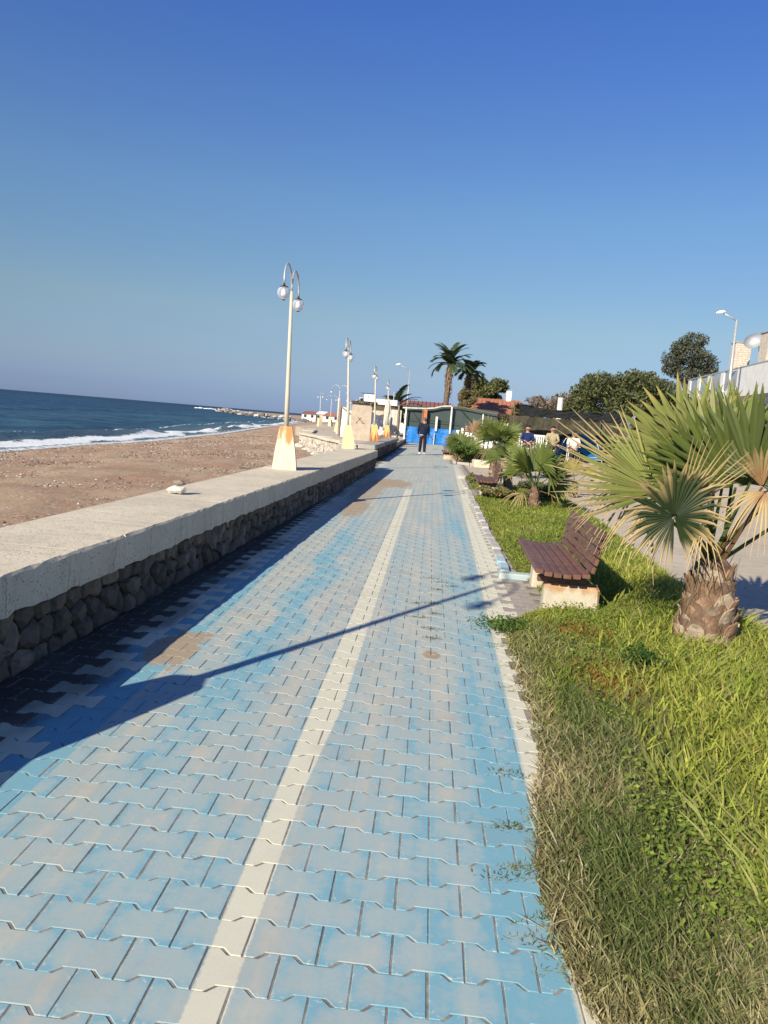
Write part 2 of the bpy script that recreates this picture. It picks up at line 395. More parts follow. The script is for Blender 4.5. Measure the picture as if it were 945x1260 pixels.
def mat_sea():
    g = G('sea_water'); p = g.pos(); X, Y, Z = g.xyz(p)
    sh = g.xyz(g.attr('tint')); d = g.math('MULTIPLY', sh[0], 400.0)     # metres from the waterline
    # wave patterns stretched along the shore
    w1 = g.noise(g.vec(g.math('MULTIPLY', X, .55), g.math('MULTIPLY', Y, .14)), 1.0, 5, .6, .6)
    w2 = g.noise(g.vec(g.math('MULTIPLY', X, .07), g.math('MULTIPLY', Y, .02)), 1.0, 5, .65, .5)
    w3 = g.noise(g.vec(g.math('MULTIPLY', X, 2.4), g.math('MULTIPLY', Y, .9)), 1.0, 4, .65, .3)
    col = g.mix(g.ramp(d, 0, 9), (.16, .20, .19), (.035, .095, .150))
    col = g.mix(g.ramp(d, 8, 60), col, (.015, .050, .122))
    col = g.mix(g.ramp(d, 60, 380), col, (.008, .034, .082))
    col = g.mix(g.math('MULTIPLY', g.ramp(w2, .42, .60), .6), col, (.006, .028, .065))
    col = g.mix(g.math('MULTIPLY', g.ramp(w1, .46, .66), .6), col, (.055, .135, .175))
    n1 = g.noise(g.vec(g.math('MULTIPLY', X, 1.0), g.math('MULTIPLY', Y, .35)), 1.0, 6, .72, .8)
    n2 = g.noise(p, 3.2, 5, .7, .5)
    big = g.noise(g.vec(0.0, g.math('MULTIPLY', Y, .06)), 1.0, 3, .6)
    off = g.math('MULTIPLY', g.math('SUBTRACT', big, .5), 5.0)
    dd = g.math('ADD', d, off)
    def band(c0, wd, thr):
        k = g.math('SUBTRACT', 1.0, g.math('MINIMUM', g.math('ABSOLUTE', g.math('DIVIDE', g.math('SUBTRACT', dd, c0), wd)), 1.0))
        t = g.math('ADD', g.math('MULTIPLY', k, .62), g.math('ADD', g.math('MULTIPLY', n1, .55), g.math('MULTIPLY', n2, .45)))
        return g.ramp(t, thr, thr+.09)
    foam = g.math('MAXIMUM', band(2.2, 2.0, .85), band(7.5, 1.0, 1.03))
    wash = g.math('MULTIPLY', g.ramp(d, 1.2, .2), g.ramp(n2, .40, .52)); foam = g.math('MAXIMUM', foam, wash)
    caps = g.math('MULTIPLY', g.ramp(n1, .715, .75), g.math('MULTIPLY', g.ramp(d, 120, 20), .8)); foam = g.math('MAXIMUM', foam, caps)
    foam = g.math('MULTIPLY', foam, g.ramp(n2, .28, .42, .55, 1))
    nb = g.bump(g.math('ADD', w1, g.math('MULTIPLY', w3, .35)), 1.0, .35)
    nb = g.bump(g.noise(p, 1.6, 5, .65), .6, .08, nb)
    # broad body colour + limited glossy share (steep facets keep grazing reflection low)
    df = g.N('ShaderNodeBsdfDiffuse'); g.L(col, df.inputs[0]); g.L(nb, df.inputs['Normal'])
    gl = g.N('ShaderNodeBsdfGlossy'); gl.inputs['Roughness'].default_value = .22; g.L(nb, gl.inputs['Normal'])
    fr = g.N('ShaderNodeFresnel'); fr.inputs[0].default_value = 1.33; g.L(nb, fr.inputs['Normal'])
    m1 = g.N('ShaderNodeMixShader'); g.L(g.math('MINIMUM', fr.outputs[0], .16), m1.inputs[0])
    g.L(df.outputs[0], m1.inputs[1]); g.L(gl.outputs[0], m1.inputs[2])
    fo = g.N('ShaderNodeBsdfDiffuse'); fo.inputs[0].default_value = (.80, .82, .82, 1)
    g.L(g.bump(n2, .8, .1), fo.inputs['Normal'])
    m2 = g.N('ShaderNodeMixShader'); g.L(foam, m2.inputs[0]); g.L(m1.outputs[0], m2.inputs[1]); g.L(fo.outputs[0], m2.inputs[2])
    g.L(m2.outputs[0], g.out.inputs[0]); return g.m
M_sea = mat_sea()

def mat_wood(name, a, b, sx=(1, 1, 1)):
    g = G(name); p = g.obj(); q = g.scale(p, sx); oi = g.N('ShaderNodeObjectInfo').outputs['Random']
    n = g.noise(q, 30, 5, .6, .3); f = g.noise(p, 9, 4, .6)
    col = g.mix(g.ramp(n, .35, .7), a, b); col = g.mix(g.math('MULTIPLY', oi, .35), col, tuple(x*1.35 for x in a))
    col = g.mix(g.math('MULTIPLY', g.ramp(f, .5, .7), .35), col, (.30, .25, .21))
    return g.done(col, .55, g.bump(n, .35, .003), spec=.4)
M_bench = mat_wood('weathered_bench_wood', (.165, .078, .055), (.10, .048, .037), (1, .06, 1))
M_wood = simple('old_timber', (.34, .26, .19), (.24, .18, .13), 12, .8, .3)
M_orange = simple('orange_timber', (.55, .20, .08), (.42, .15, .06), 6, .7)
def mat_rust_block(name, c, c2, rust, zlo, zhi, amt, inv=False):
    g = G(name); p = g.obj(); X, Y, Z = g.xyz(p)
    n = g.noise(p, 6, 5, .6); f = g.noise(p, 55, 4, .65)
    st = g.noise(g.vec(g.math('MULTIPLY', X, 9), g.math('MULTIPLY', Y, 9), g.math('MULTIPLY', Z, 2)), 1.0, 4, .6)
    col = g.mix(g.ramp(n, .35, .65), c, c2)
    col = g.mix(g.math('MULTIPLY', g.ramp(f, .5, .72), .3), col, tuple(x*.65 for x in c2))
    a, b = (zhi, zlo) if inv else (zlo, zhi)
    k = g.math('ADD', g.ramp(Z, a, b), g.math('MULTIPLY', g.math('SUBTRACT', st, .5), 2.6))
    col = g.mix(g.math('MULTIPLY', g.ramp(k, .40, .95), amt), col, rust)
    return g.done(col, .85, g.bump(g.math('ADD', n, f), .35, .006), spec=.2)
M_lbase = mat_rust_block('cream_painted_base', (.72, .66, .50), (.64, .58, .44), (.50, .24, .07), .22, .66, .92)
M_lbase2 = mat_rust_block('yellow_painted_base', (.60, .55, .34), (.54, .50, .34), (.45, .28, .12), .45, .95, .4)
M_lbase3 = mat_rust_block('rusty_orange_base', (.72, .50, .20), (.64, .42, .16), (.36, .11, .045), -.05, .62, .97, True)
M_pole = simple('cream_pole_paint', (.62, .57, .46), (.52, .47, .37), 5, .5, .2, stretch=(1, 1, .15))
M_arm = simple('pale_metal', (.55, .55, .53), (.42, .42, .41), 14, .4, .1, metal=.3)
M_black = simple('black_metal', (.03, .03, .03), (.015, .015, .015), 8, .5, .1)
def mat_glass():
    g = G('hazy_globe_glass')
    g.done((.86, .84, .86), .18, spec=.5)
    tr = g.N('ShaderNodeBsdfTransparent'); tr.inputs[0].default_value = (.93, .93, .95, 1)
    lw = g.N('ShaderNodeLayerWeight'); lw.inputs[0].default_value = .35
    mx = g.N('ShaderNodeMixShader'); g.L(g.ramp(lw.outputs['Facing'], 0, 1, .18, .75), mx.inputs[0])
    g.L(tr.outputs[0], mx.inputs[1]); g.L(g.b.outputs[0], mx.inputs[2]); g.L(mx.outputs[0], g.out.inputs[0]); return g.m
M_globe = mat_glass()
M_bulb = simple('frosted_bulb', (.86, .84, .84), (.80, .78, .78), 10, .5, .05)
M_white = simple('white_render', (.80, .79, .76), (.72, .71, .68), 2, .8, .2)
M_whitep = simple('white_paint', (.78, .77, .74), (.64, .61, .56), 5, .7, .2)
M_cream = simple('cream_render', (.58, .50, .40), (.50, .43, .34), 1.5, .85, .3)
M_tile = simple('terracotta', (.42, .17, .10), (.30, .12, .075), 3, .8, .4, .02)
M_tiled = simple('dull_terracotta', (.28, .12, .10), (.20, .09, .08), 3, .8, .4, .02)
M_blue = simple('blue_tarpaulin', (.010, .20, .62), (.008, .16, .52), 3, .35, .8, .06, spec=.5)
M_net = simple('green_shade_net', (.065, .09, .09), (.045, .065, .065), 30, .9, .4)
M_dark = simple('black_shade_cloth', (.010, .012, .014), (.018, .02, .022), 6, .95, .5, .02)
M_canvas = simple('dirty_white_canvas', (.66, .62, .55), (.52, .48, .42), 4, .85, .6, .03)
M_glassp = simple('grey_balcony_glass', (.36, .39, .42), (.33, .36, .39), 2, .15, .02)
M_dkglass = simple('dark_window_glass', (.03, .035, .04), (.05, .05, .05), 2, .1, .02)
M_stonew = simple('pale_stone_cladding', (.66, .58, .49), (.54, .45, .36), 4, .85, .6, .03)
M_dish = simple('dish_paint', (.62, .63, .65), (.55, .56, .58), 4, .5, .05)
M_navyroof = simple('navy_roof_sheet', (.02, .02, .045), (.03, .03, .06), 4, .5, .1)
M_bark = simple('tree_bark', (.17, .125, .09), (.10, .075, .055), 10, .9, .8, .02)
M_palmbark = simple('palm_leaf_base', (.36, .225, .15), (.18, .11, .07), 9, .8, .6, .008, coords='pos')
M_palmbark2 = simple('pale_leaf_base', (.45, .365, .28), (.27, .205, .15), 9, .8, .6, .008, coords='pos')
M_core = simple('palm_trunk_core', (.20, .13, .09), (.11, .07, .05), 16, .9, .8, .01)
M_thatch = simple('palm_thatch', (.30, .19, .12), (.18, .11, .07), 20, .9, .8, .03)
M_pebble = None
def mat_pebble():
    g = G('pebble'); a = g.attr('tint'); n = g.noise(g.pos(), 40, 3)
    return g.done(g.mix(g.math('MULTIPLY', n, .4), a, (.1, .08, .06)), .8, spec=.2)
M_pebble = mat_pebble()

# ================================================================== GROUND
def sheet(name, poly, z, mat, kind='structure', label=None, cat='ground'):
    mb = MB(); mb.add([(x, y, z) for x, y in poly], [tuple(range(len(poly)))])
    o = mb.build(name, mat); tag(o, label, cat, kind=kind); return o
sheet('ground', [(-2.2, -12), (5000, -12), (5000, 9000), (-800, 9000), (-2.2, 140)], -.06, M_ground,
      label='bare earth ground beyond the promenade and plaza')
sheet('path_bed', [(-2.35, -3), (1.35, -3), (1.35, 58), (-2.35, 58)], -.0021, M_joint,
      label='dark jointing sand under the paved path', cat='path')
sheet('plaza', [(2.3, -6), (40, -6), (40, 62), (1.4, 62), (1.4, 36.5), (1.36, 30.3), (1.36, 22.0), (2.3, 20)], -.016, M_plaza,
      label='pale packed sand plaza right of the planted bed')

# ---- pavers ("bone" interlocking blocks, 200 x 139 mm pitch)
PX, PY, X0, Y0 = .2, .139, .215, .04
def half_outline(inset):
    hx = .0976-inset; a, b = .0817-inset, .0567-inset
    return [(-hx, -a), (-.068, -a), (-.043, -b), (.043, -b), (.068, -a), (hx, -a),
            (hx, a), (.068, a), (.043, b), (-.043, b), (-.068, a), (-hx, a)]
def paver_geo():
    t = half_outline(.0024); o = half_outline(.0004)
    vs = [(x, y, 0) for x, y in t]+[(x, y, -.0014) for x, y in o]+[(x, y, -.021) for x, y in o]
    fs = [tuple(range(12))]
    for r in (0, 12):
        for i in range(12):
            j = (i+1) % 12; fs.append((r+12+i, r+12+j, r+j, r+i))
    return vs, fs
pv, pf = paver_geo()
def uv_for(me, loc_of_vert):
    uv = me.uv_layers.new(name='UVMap')
    for l in me.loops: uv.data[l.index].uv = loc_of_vert[l.vertex_index]
pm = bpy.data.meshes.new('paver'); pm.from_pydata(pv, [], pf); pm.materials.append(M_paver)
uv_for(pm, [(x/.2+.5, y/.165+.5) for x, y, z in pv])
path = thing('paved_path', (0, 0, 0), 'blue and white painted interlocking paver path running to the bar', 'path')
path['kind'] = 'structure'
slots = []
for r in range(8, 412):
    y = Y0+r*PY
    for c in range(-12, 7):
        x = X0+.1+c*PX+(.1 if r % 2 else 0)
        xl = -2.12+.021*(y-3.4) if y < 22 else -2.0
        if y < 3.4: xl = -2.12
        xr = .80 if y < 5.7 else (1.12 if y < 7.62 else 1.02+.004*(y-7))
        if 16.9 < y < 18.4: xr = 1.2
        if y > 22: xr = 1.3 if y < 30 else .9
        if x-.1 < xl-.12 or x+.09 > xr: continue
        slots.append((y, x, r, c))
slots.sort()
# visible ones nearest the camera become objects of their own
def visible(x, y):
    d = Vector((x, y, -EYE)); q = co.matrix_world.to_3x3().transposed() @ d
    if q.z > -.1: return False
    u, v = 950*q.x/-q.z, 950*q.y/-q.z
    return abs(u) < 490 and abs(v) < 650
near = [s for s in slots if visible(s[1], s[0])][:300]; nearset = set(near)
for (y, x, r, c) in near:
    o = bpy.data.objects.new('paver', pm); COL.objects.link(o); o.parent = path
    o.location = (x+random.gauss(0, .0007), y+random.gauss(0, .0006), random.gauss(0, .0005))
    o.rotation_euler = (random.gauss(0, .0035), random.gauss(0, .003), random.gauss(0, .006))
rest = [s for s in slots if s not in nearset]
base = np.array(pv); nv = len(pv); allv = []; fidx = []; uvs = []
baseuv = np.array([(x/.2+.5, y/.165+.5) for x, y, z in pv])
for k, (y, x, r, c) in enumerate(rest):
    a = np.random.normal(0, .0022, 3); b = base.copy()
    b[:, 2] += b[:, 0]*a[0]+b[:, 1]*a[1]+np.random.normal(0, .0004)
    b[:, 0] += x; b[:, 1] += y; allv.append(b)
allv = np.concatenate(allv)
me = bpy.data.meshes.new('paver_field'); K = len(rest)
lens = [len(f) for f in pf]; flat = np.concatenate([np.array(f) for f in pf]); L1 = len(flat)
loops = (flat[None, :]+(np.arange(K)*nv)[:, None]).ravel()
starts = (np.cumsum([0]+lens[:-1])[None, :]+(np.arange(K)*L1)[:, None]).ravel()
me.vertices.add(len(allv)); me.vertices.foreach_set('co', allv.astype(np.float32).ravel())
me.loops.add(len(loops)); me.loops.foreach_set('vertex_index', loops.astype(np.int32))
me.polygons.add(len(starts)); me.polygons.foreach_set('loop_start', starts.astype(np.int32))
me.polygons.foreach_set('use_smooth', np.zeros(len(starts), dtype=bool)); me.update(calc_edges=True); me.materials.append(M_paver)
uv = me.uv_layers.new(name='UVMap'); uv.data.foreach_set('uv', baseuv[flat][None].repeat(K, 0).astype(np.float32).ravel())
me.validate()
o = bpy.data.objects.new('paver_field', me); COL.objects.link(o); o.parent = path; o['kind'] = 'stuff'

# ---- kerb stones on the bed side
kerb = thing('kerb', (0, 0, 0), 'worn pale kerb stones between path and grass bed', 'kerb'); kerb['kind'] = 'structure'
y = 7.85
while y < 19.8:
    l = random.uniform(.42, .55)
    if not (16.8 < y+l/2 < 18.5):
        mb = MB(); mb.box((.89+.0045*(y-7.8)+random.uniform(-.012, .012), y+l/2, -.030+random.uniform(-.014, .012)), (.11, l-random.uniform(.02, .06), .13), random.uniform(-.06, .06), .004, bev=.012)
        mb.build('kerb_stone', M_kerbblue if y < 8.5 else M_kerb, kerb)
    y += l
mb = MB(); mb.box((.955, 7.68, -.01), (.34, .12, .13), .03, .004, bev=.012); q = mb.build('kerb_stone', M_kerbblue, kerb); q['label'] = 'light blue painted kerb stone'
y = 30.6
while y < 44:
    mb = MB(); mb.box((.98, y+.25, .02), (.12, .48, .13), 0, .004, bev=.012); mb.build('kerb_stone', M_kerb, kerb); y += .5
for k in range(3):
    mb = MB(); mb.box((1.05+k*.5, 22.2, .02), (.48, .12, .12), 0, .004, bev=.012); mb.build('kerb_stone', M_kerb, kerb)
    mb = MB(); mb.box((1.3+k*.5, 30.4, .02), (.48, .12, .14), 0, .004, bev=.012); mb.build('kerb_stone', M_kerb, kerb)

# ================================================================== SEA AND BEACH
SEA = -1.2
def shore_x(y):
    ys = [-20, 10, 32, 41, 51, 80, 131, 200, 294, 420, 700]
    xs = [-17.0, -17.8, -18.3, -18.8, -18.8, -21.4, -28, -35.5, -47, -80, -185]
    return np.interp(y, ys, xs)
# sea: polar grid from the camera outward
az = np.radians(np.linspace(-100, 6, 420)); rr = 14*np.exp(np.linspace(0, math.log(30000/14), 520))
A, Rr = np.meshgrid(az, rr); Xs = Rr*np.sin(A); Ys = Rr*np.cos(A)
D = shore_x(Ys)-Xs
D = np.where(Ys > 700, 400, D)
fade = np.clip(120/Rr, 0, 1)
ph = np.clip(vnoise(Ys*.05, Xs*.05, 3)*6, 0, 9)
Zs = SEA + fade*(.07*np.sin(D*.9+ph)+.05*np.sin(D*2.1+ph*2+Ys*.15)+.05*(vnoise(Xs*1.1, Ys*.4, 5)-.5)*2)
off = (vnoise(Ys*.06, Ys*0, 9)-.5)*5
br = np.exp(-((D+off-3.2)/.8)**2)*(.15+.35*vnoise(Ys*.25, Ys*0, 11))*np.clip(90/Rr, 0, 1)
Zs += br+.12*np.exp(-((D-9)/1.6)**2)*vnoise(Ys*.12, Ys*0, 13)
Zs = np.where(D < 1, SEA+.02*vnoise(Xs*3, Ys*1.5, 2), Zs)
nr, na = Xs.shape; idx = np.arange(nr*na).reshape(nr, na)
F = np.stack([idx[:-1, :-1].ravel(), idx[1:, :-1].ravel(), idx[1:, 1:].ravel(), idx[:-1, 1:].ravel()], 1)
keep = D[:-1, :-1].ravel() > -4
F = F[keep]
cols = np.clip(D/400, 0, 1).ravel()[:, None].repeat(3, 1)
o = npmesh('sea', np.stack([Xs, Ys, Zs], 2).reshape(-1, 3), F[:, ::-1], M_sea, cols, smooth=True)
tag(o, 'dark blue sea with white breakers along the pebble beach', 'sea', kind='structure')
# beach
ys = np.concatenate([np.linspace(-6, 30, 90), np.linspace(30.5, 140, 150), np.linspace(142, 700, 90)]); ts = np.linspace(0, 1, 110)
T, Yb = np.meshgrid(ts, ys); xe = np.where(Yb < 46, -2.36, np.where(Yb < 140, -6, -3))
xs0 = shore_x(Yb)-3.0; Xb = xe+(xs0-xe)*T
dd = Xb-shore_x(Yb)
prof = np.interp(dd, [-4, 0, 1.2, 4, 9, 20], [-1.6, -1.2, -1.06, -.80, -.52, -.34])
Zb = prof+.07*(vnoise(Xb*.7, Yb*.5, 21)-.5)*2*np.clip(dd/3, 0, 1)+.04*(vnoise(Xb*2.5, Yb*2.1, 22)-.5)*2*np.clip(dd/3, 0, 1)
wet = np.clip(1-(dd+.9*(vnoise(Yb*.5, Yb*0, 23)-.5))/1.6, 0, 1)
nr, na = Xb.shape; idx = np.arange(nr*na).reshape(nr, na)
F = np.stack([idx[:-1, :-1].ravel(), idx[:-1, 1:].ravel(), idx[1:, 1:].ravel(), idx[1:, :-1].ravel()], 1)
o = npmesh('beach', np.stack([Xb, Yb, Zb], 2).reshape(-1, 3), F, M_sand, wet.ravel()[:, None].repeat(3, 1), smooth=True)
tag(o, 'reddish brown sand and shingle beach between sea and wall', 'beach', kind='structure')
def beach_z(x, y):
    d = x-shore_x(y); return np.interp(d, [-4, 0, 1.2, 4, 9, 20], [-1.6, -1.2, -1.06, -.80, -.52, -.34])
# pebbles: squashed octahedra
def pebbles(name, x, y, z, s, colr, label, cat):
    n = len(x); dirs = np.array([(1, 0, 0), (-1, 0, 0), (0, 1, 0), (0, -1, 0), (0, 0, 1), (0, 0, -1)], float)
    V_ = dirs[None]*s[:, None, None]*np.random.uniform(.6, 1.2, (n, 6, 1)); V_[:, :, 2] *= .55
    a = np.random.uniform(0, 6.28, n); c_, s_ = np.cos(a)[:, None], np.sin(a)[:, None]
    xx = V_[:, :, 0]*c_-V_[:, :, 1]*s_; yy = V_[:, :, 0]*s_+V_[:, :, 1]*c_
    P = np.stack([xx+x[:, None], yy+y[:, None], V_[:, :, 2]+z[:, None]], 2).reshape(-1, 3)
    f = np.array([(0, 2, 4), (2, 1, 4), (1, 3, 4), (3, 0, 4), (2, 0, 5), (1, 2, 5), (3, 1, 5), (0, 3, 5)])
    F = (f[None]+(np.arange(n)*6)[:, None, None]).reshape(-1, 3)
    o = npmesh(name, P, F, M_pebble, np.repeat(colr, 6, 0)); tag(o, label, cat, kind='stuff'); return o
n = 26000
y = 7+70*np.random.rand(n)**1.7; x = shore_x(y)+.5+(-2.9-shore_x(y)-.5)*np.random.rand(n)
cl = vnoise(x*.45, y*.3, 31); k = cl+np.random.rand(n)*.5 > .62; x, y = x[k], y[k]; n = len(x)
g_ = np.random.rand(n, 1); cc = np.where(g_ < .3, np.array([[.16, .11, .09]]), np.where(g_ < .75, np.array([[.42, .31, .24]]), np.array([[.66, .61, .55]])))*np.random.uniform(.7, 1.15, (n, 1))
pebbles('beach_pebbles', x, y, beach_z(x, y)+.008, np.random.uniform(.012, .035, n)*(1+y/60), cc, 'small brown and white pebbles scattered over the beach', 'pebbles')

# ---- breakwater boulders far out (stuff-like mass beyond 300 m, individually small)
def rock_verts(c, s, seed):
    rs = np.random.RandomState(seed); n = 7; vs = []; fs = []
    for i, (rz, zz) in enumerate(((.75, -.5), (1, -.05), (.8, .45))):
        for k in range(n):
            a = 2*PI*k/n+rs.uniform(-.25, .25); r_ = rz*rs.uniform(.75, 1.15)
            vs.append((c[0]+s[0]*r_*math.cos(a), c[1]+s[1]*r_*math.sin(a), c[2]+s[2]*(zz+rs.uniform(-.12, .12))))
    vs.append((c[0]+rs.uniform(-.2, .2)*s[0], c[1], c[2]+s[2]*.72))
    for i in (0, 1):
        for k in range(n): j = (k+1) % n; fs.append((i*n+k, i*n+j, (i+1)*n+j, (i+1)*n+k))
    for k in range(n): fs.append((2*n+k, 2*n+(k+1) % n, 3*n))
    return vs, fs
bw = thing('breakwater', (-110, 470, SEA), 'long low breakwater of white and dark boulders on the horizon left of the lamps', 'breakwater')
pts = [(-37, 246), (-52, 275), (-68, 306), (-95, 370), (-125, 450), (-160, 600), (-197, 728)]
MR = [simple('pale_boulder', (.62, .59, .55), (.42, .40, .37), .3, .9, .3, .3, coords='pos'), simple('dark_boulder', (.13, .12, .12), (.20, .18, .17), .3, .9, .3, .3, coords='pos')]
masses = [MB(), MB()]; seeds = 0
for i in range(len(pts)-1):
    (xa, ya), (xb, yb) = pts[i], pts[i+1]; L = math.hypot(xb-xa, yb-ya); n = int(L/1.6)
    for k in range(n):
        t = random.random(); seeds += 1
        s = random.uniform(.45, 1.1)*(1+ya/700)
        p = (xa+(xb-xa)*t+random.uniform(-3, 3)+110, ya+(yb-ya)*t+random.uniform(-3, 3)-470, random.uniform(-.2, .7+ya/900))
        vs, fs = rock_verts(p, (s, s, s*.8), seeds)
        masses[0 if random.random() < .36 else 1].add(vs, fs)
for m_, mt, nm in zip(masses, MR, ('pale_boulders', 'dark_boulders')):
    q = m_.build(nm, mt, bw); q['kind'] = 'stuff'
# pale village houses beyond the far end of the platform
rv = random.Random(77)
for k in range(9):
    x = -44+k*4.6; y = 262+rv.uniform(-14, 20); w_ = rv.uniform(4, 7); h = rv.uniform(1.2, 2.4)
    t = thing('far_house', (x, y, 0), ('leftmost', 'second', 'third', 'fourth', 'fifth', 'sixth', 'seventh', 'eighth', 'rightmost')[k]+' from the left of the tiny pale houses on the far shore', 'house', 'tiny pale houses on the far shore')
    MB().box((0, 0, h/2-1), (w_, 5, h+2)).build('wall', (M_white, M_cream, M_whitep)[k % 3], t)
    MB().add([(-w_/2-.3, -2.8, h), (w_/2+.3, -2.8, h), (w_/2+.3, 2.8, h), (-w_/2-.3, 2.8, h), (-w_/2+.8, 0, h+1.1), (w_/2-.8, 0, h+1.1)], [(0, 1, 5, 4), (1, 2, 5), (2, 3, 4, 5), (3, 0, 4), (3, 2, 1, 0)]).build('roof', (M_tiled, M_white, M_tile)[k % 3], t)
    for dx in (-.25, .25): MB().box((dx*w_, -2.53, h*.55), (.9, .06, .9)).build('window', M_dkglass, t)
# surf against the breakwater head
mb = MB()
for k in range(40):
    vs, fs = rock_verts((-197+random.uniform(-14, 22), 700+random.uniform(-30, 10), SEA+random.uniform(-.2, .5)), (2.4, 2, .9), 900+k); mb.add(vs, fs)
o = mb.build('surf', simple('surf_foam', (.85, .87, .88), (.8, .82, .84), 1, .9, .3)); tag(o, 'white surf breaking at the far end of the breakwater', 'surf', kind='stuff')

# ================================================================== RETAINING WALLS
def clip(poly, p, nrm):
    out = []
    for i in range(len(poly)):
        a, b = poly[i], poly[(i+1) % len(poly)]
        da = (a[0]-p[0])*nrm[0]+(a[1]-p[1])*nrm[1]; db = (b[0]-p[0])*nrm[0]+(b[1]-p[1])*nrm[1]
        if da <= 0: out.append(a)
        if (da < 0 < db) or (db < 0 < da):
            t = da/(da-db); out.append((a[0]+(b[0]-a[0])*t, a[1]+(b[1]-a[1])*t))
    return out
def stones_on_face(parent, P0, P1, z0, z1, mat, nz, du, outward, depth=.05, limit=None, name='stone'):
    """irregular stones filling the vertical face from P0 to P1; each one a part"""
    P0, P1 = Vector((*P0, 0)), Vector((*P1, 0)); L = (P1-P0).length; t = (P1-P0)/L; nrm = Vector((*outward, 0)).normalized()
    nu = max(1, int(L/du)); H = z1-z0; sites = []
    for j in range(nz):
        for i in range(-1, nu+1):
            sites.append(((i+.5+(.5 if j % 2 else 0)+random.uniform(-.48, .48))*L/nu, (j+.5+random.uniform(-.40, .40))*H/nz))
    sites = [s for s in sites if -.3*du < s[0] < L+.3*du]
    mass = MB(); cnt = 0
    for s in sites:
        poly = [(0, 0), (L, 0), (L, H), (0, H)]
        poly = [(max(0, s[0]-1.3*du), 0), (min(L, s[0]+1.3*du), 0), (min(L, s[0]+1.3*du), H), (max(0, s[0]-1.3*du), H)]
        for q in sites:
            if q is s or abs(q[0]-s[0]) > 2.8*du: continue
            m_ = ((s[0]+q[0])/2, (s[1]+q[1])/2); poly = clip(poly, m_, (q[0]-s[0], q[1]-s[1]))
            if len(poly) < 3: break
        if len(poly) < 3: continue
        cx = sum(p[0] for p in poly)/len(poly); cy = sum(p[1] for p in poly)/len(poly)
        # subdivide edges once for a less straight outline
        pl = []
        for i in range(len(poly)):
            a, b = poly[i], poly[(i+1) % len(poly)]
            pl.append(a)
            if math.hypot(a[0]-b[0], a[1]-b[1]) > .1*du*3: pl.append(((a[0]+b[0])/2, (a[1]+b[1])/2))
        n = len(pl); vs = []
        d0 = depth*random.uniform(.5, 2.1)
        for k, (sc, dp) in enumerate(((.93, -.03), (.90, d0*.30), (.60, d0))):
            for (u, v) in pl:
                j1 = random.uniform(.88, 1.06); uu = cx+(u-cx)*sc*j1; vv = cy+(v-cy)*sc*j1
                q = P0+t*uu+nrm*(dp+random.uniform(-.2, .2)*depth*(k > 0)); vs.append((q.x, q.y, z0+vv))
        q = P0+t*cx+nrm*d0*1.12; vs.append((q.x, q.y, z0+cy)); fs = []
        for r_ in (0, 1):
            for i in range(n): j = (i+1) % n; fs.append((r_*n+i, r_*n+j, (r_+1)*n+j, (r_+1)*n+i))
        for i in range(n): fs.append((2*n+i, 2*n+(i+1) % n, 3*n))
        fs = [tuple(reversed(f)) for f in fs] if (t.cross(nrm)).z > 0 else fs
        cnt += 1
        if limit is None or cnt <= limit: MB().add(vs, fs).build(name, mat, parent, smooth=False)
        else: mass.add(vs, fs)
    if mass.v: q = mass.build('rubble_facing', mat, parent); q['kind'] = 'stuff'
wall = thing('retaining_wall', (0, 0, 0), 'long low rubble stone wall with thick concrete coping, nearest on the left', 'wall')
def wx(y): return -1.97 if y < 3.4 else -1.97+.0224*(y-3.4)-.0000*(y)
Yend = 22.6
mb = MB()
mb.prism([(-2.55, -1.5), (wx(0)-.115, -1.5), (wx(3.4)-.115, 3.4), (wx(Yend)-.06, Yend-.02), (-2.4, Yend-.02)], -1.0, .368)
mb.build('wall_core', M_mortar, wall)
stones_on_face(wall, (wx(0)-.105, 1.2), (wx(3.4)-.105, 3.4), -.01, .366, M_stone, 3, .17, (1, 0), .024)
stones_on_face(wall, (wx(3.4)-.095, 3.4), (wx(Yend)-.05, Yend-.03), -.01, .366, M_stone, 3, .17, (1, 0), .024, 290)
stones_on_face(wall, (wx(Yend)-.07, Yend-.02), (-2.38, Yend-.02), -.3, .366, M_stone, 3, .25, (0, 1), .03)
# coping slabs (cast in lengths, slightly uneven)
y = -1.5
while y < Yend-.05:
    l = min(random.choice([.45, .62, .95, 1.25, 1.5]), Yend-y)
    if Yend-(y+l) < .4: l = Yend-y
    a, b = y+.0006, y+l-.0006
    xa, xb = wx(a), wx(b); la, lb = -2.72+.0125*(max(a, 4)-4), -2.72+.0125*(max(b, 4)-4)
    if a > 20.9: la = lb = -2.75
    zt = .58+random.uniform(-.0006, .0006); zb = .372+random.uniform(-.008, .004)
    nseg = max(3, int(l/.08)); vs = []; fs = []
    for i in range(nseg+1):
        q = i/nseg; yy = a+(b-a)*q; xr = xa+(xb-xa)*q+random.uniform(-.006, .006)*(0 < i < nseg); xl = la+(lb-la)*q
        e = random.uniform(.004, .02)
        vs += [(xl, yy, zb), (xl, yy, zt-.01), (xl+.01, yy, zt), (xr-e*1.3, yy, zt+random.uniform(-.002, .002)), (xr-.002, yy, zt-e), (xr+random.uniform(-.003, .003), yy, zb+random.uniform(-.01, .01))]
    for i in range(nseg):
        for k in range(6):
            m_ = (k+1) % 6; fs.append((i*6+k, i*6+m_, i*6+6+m_, i*6+6+k))
    fs += [tuple(reversed(range(6))), tuple(range(nseg*6, nseg*6+6))]
    fs = [tuple(reversed(f)) for f in fs]
    MB().add(vs, fs).build('coping_slab', M_coping, wall)
    y += l
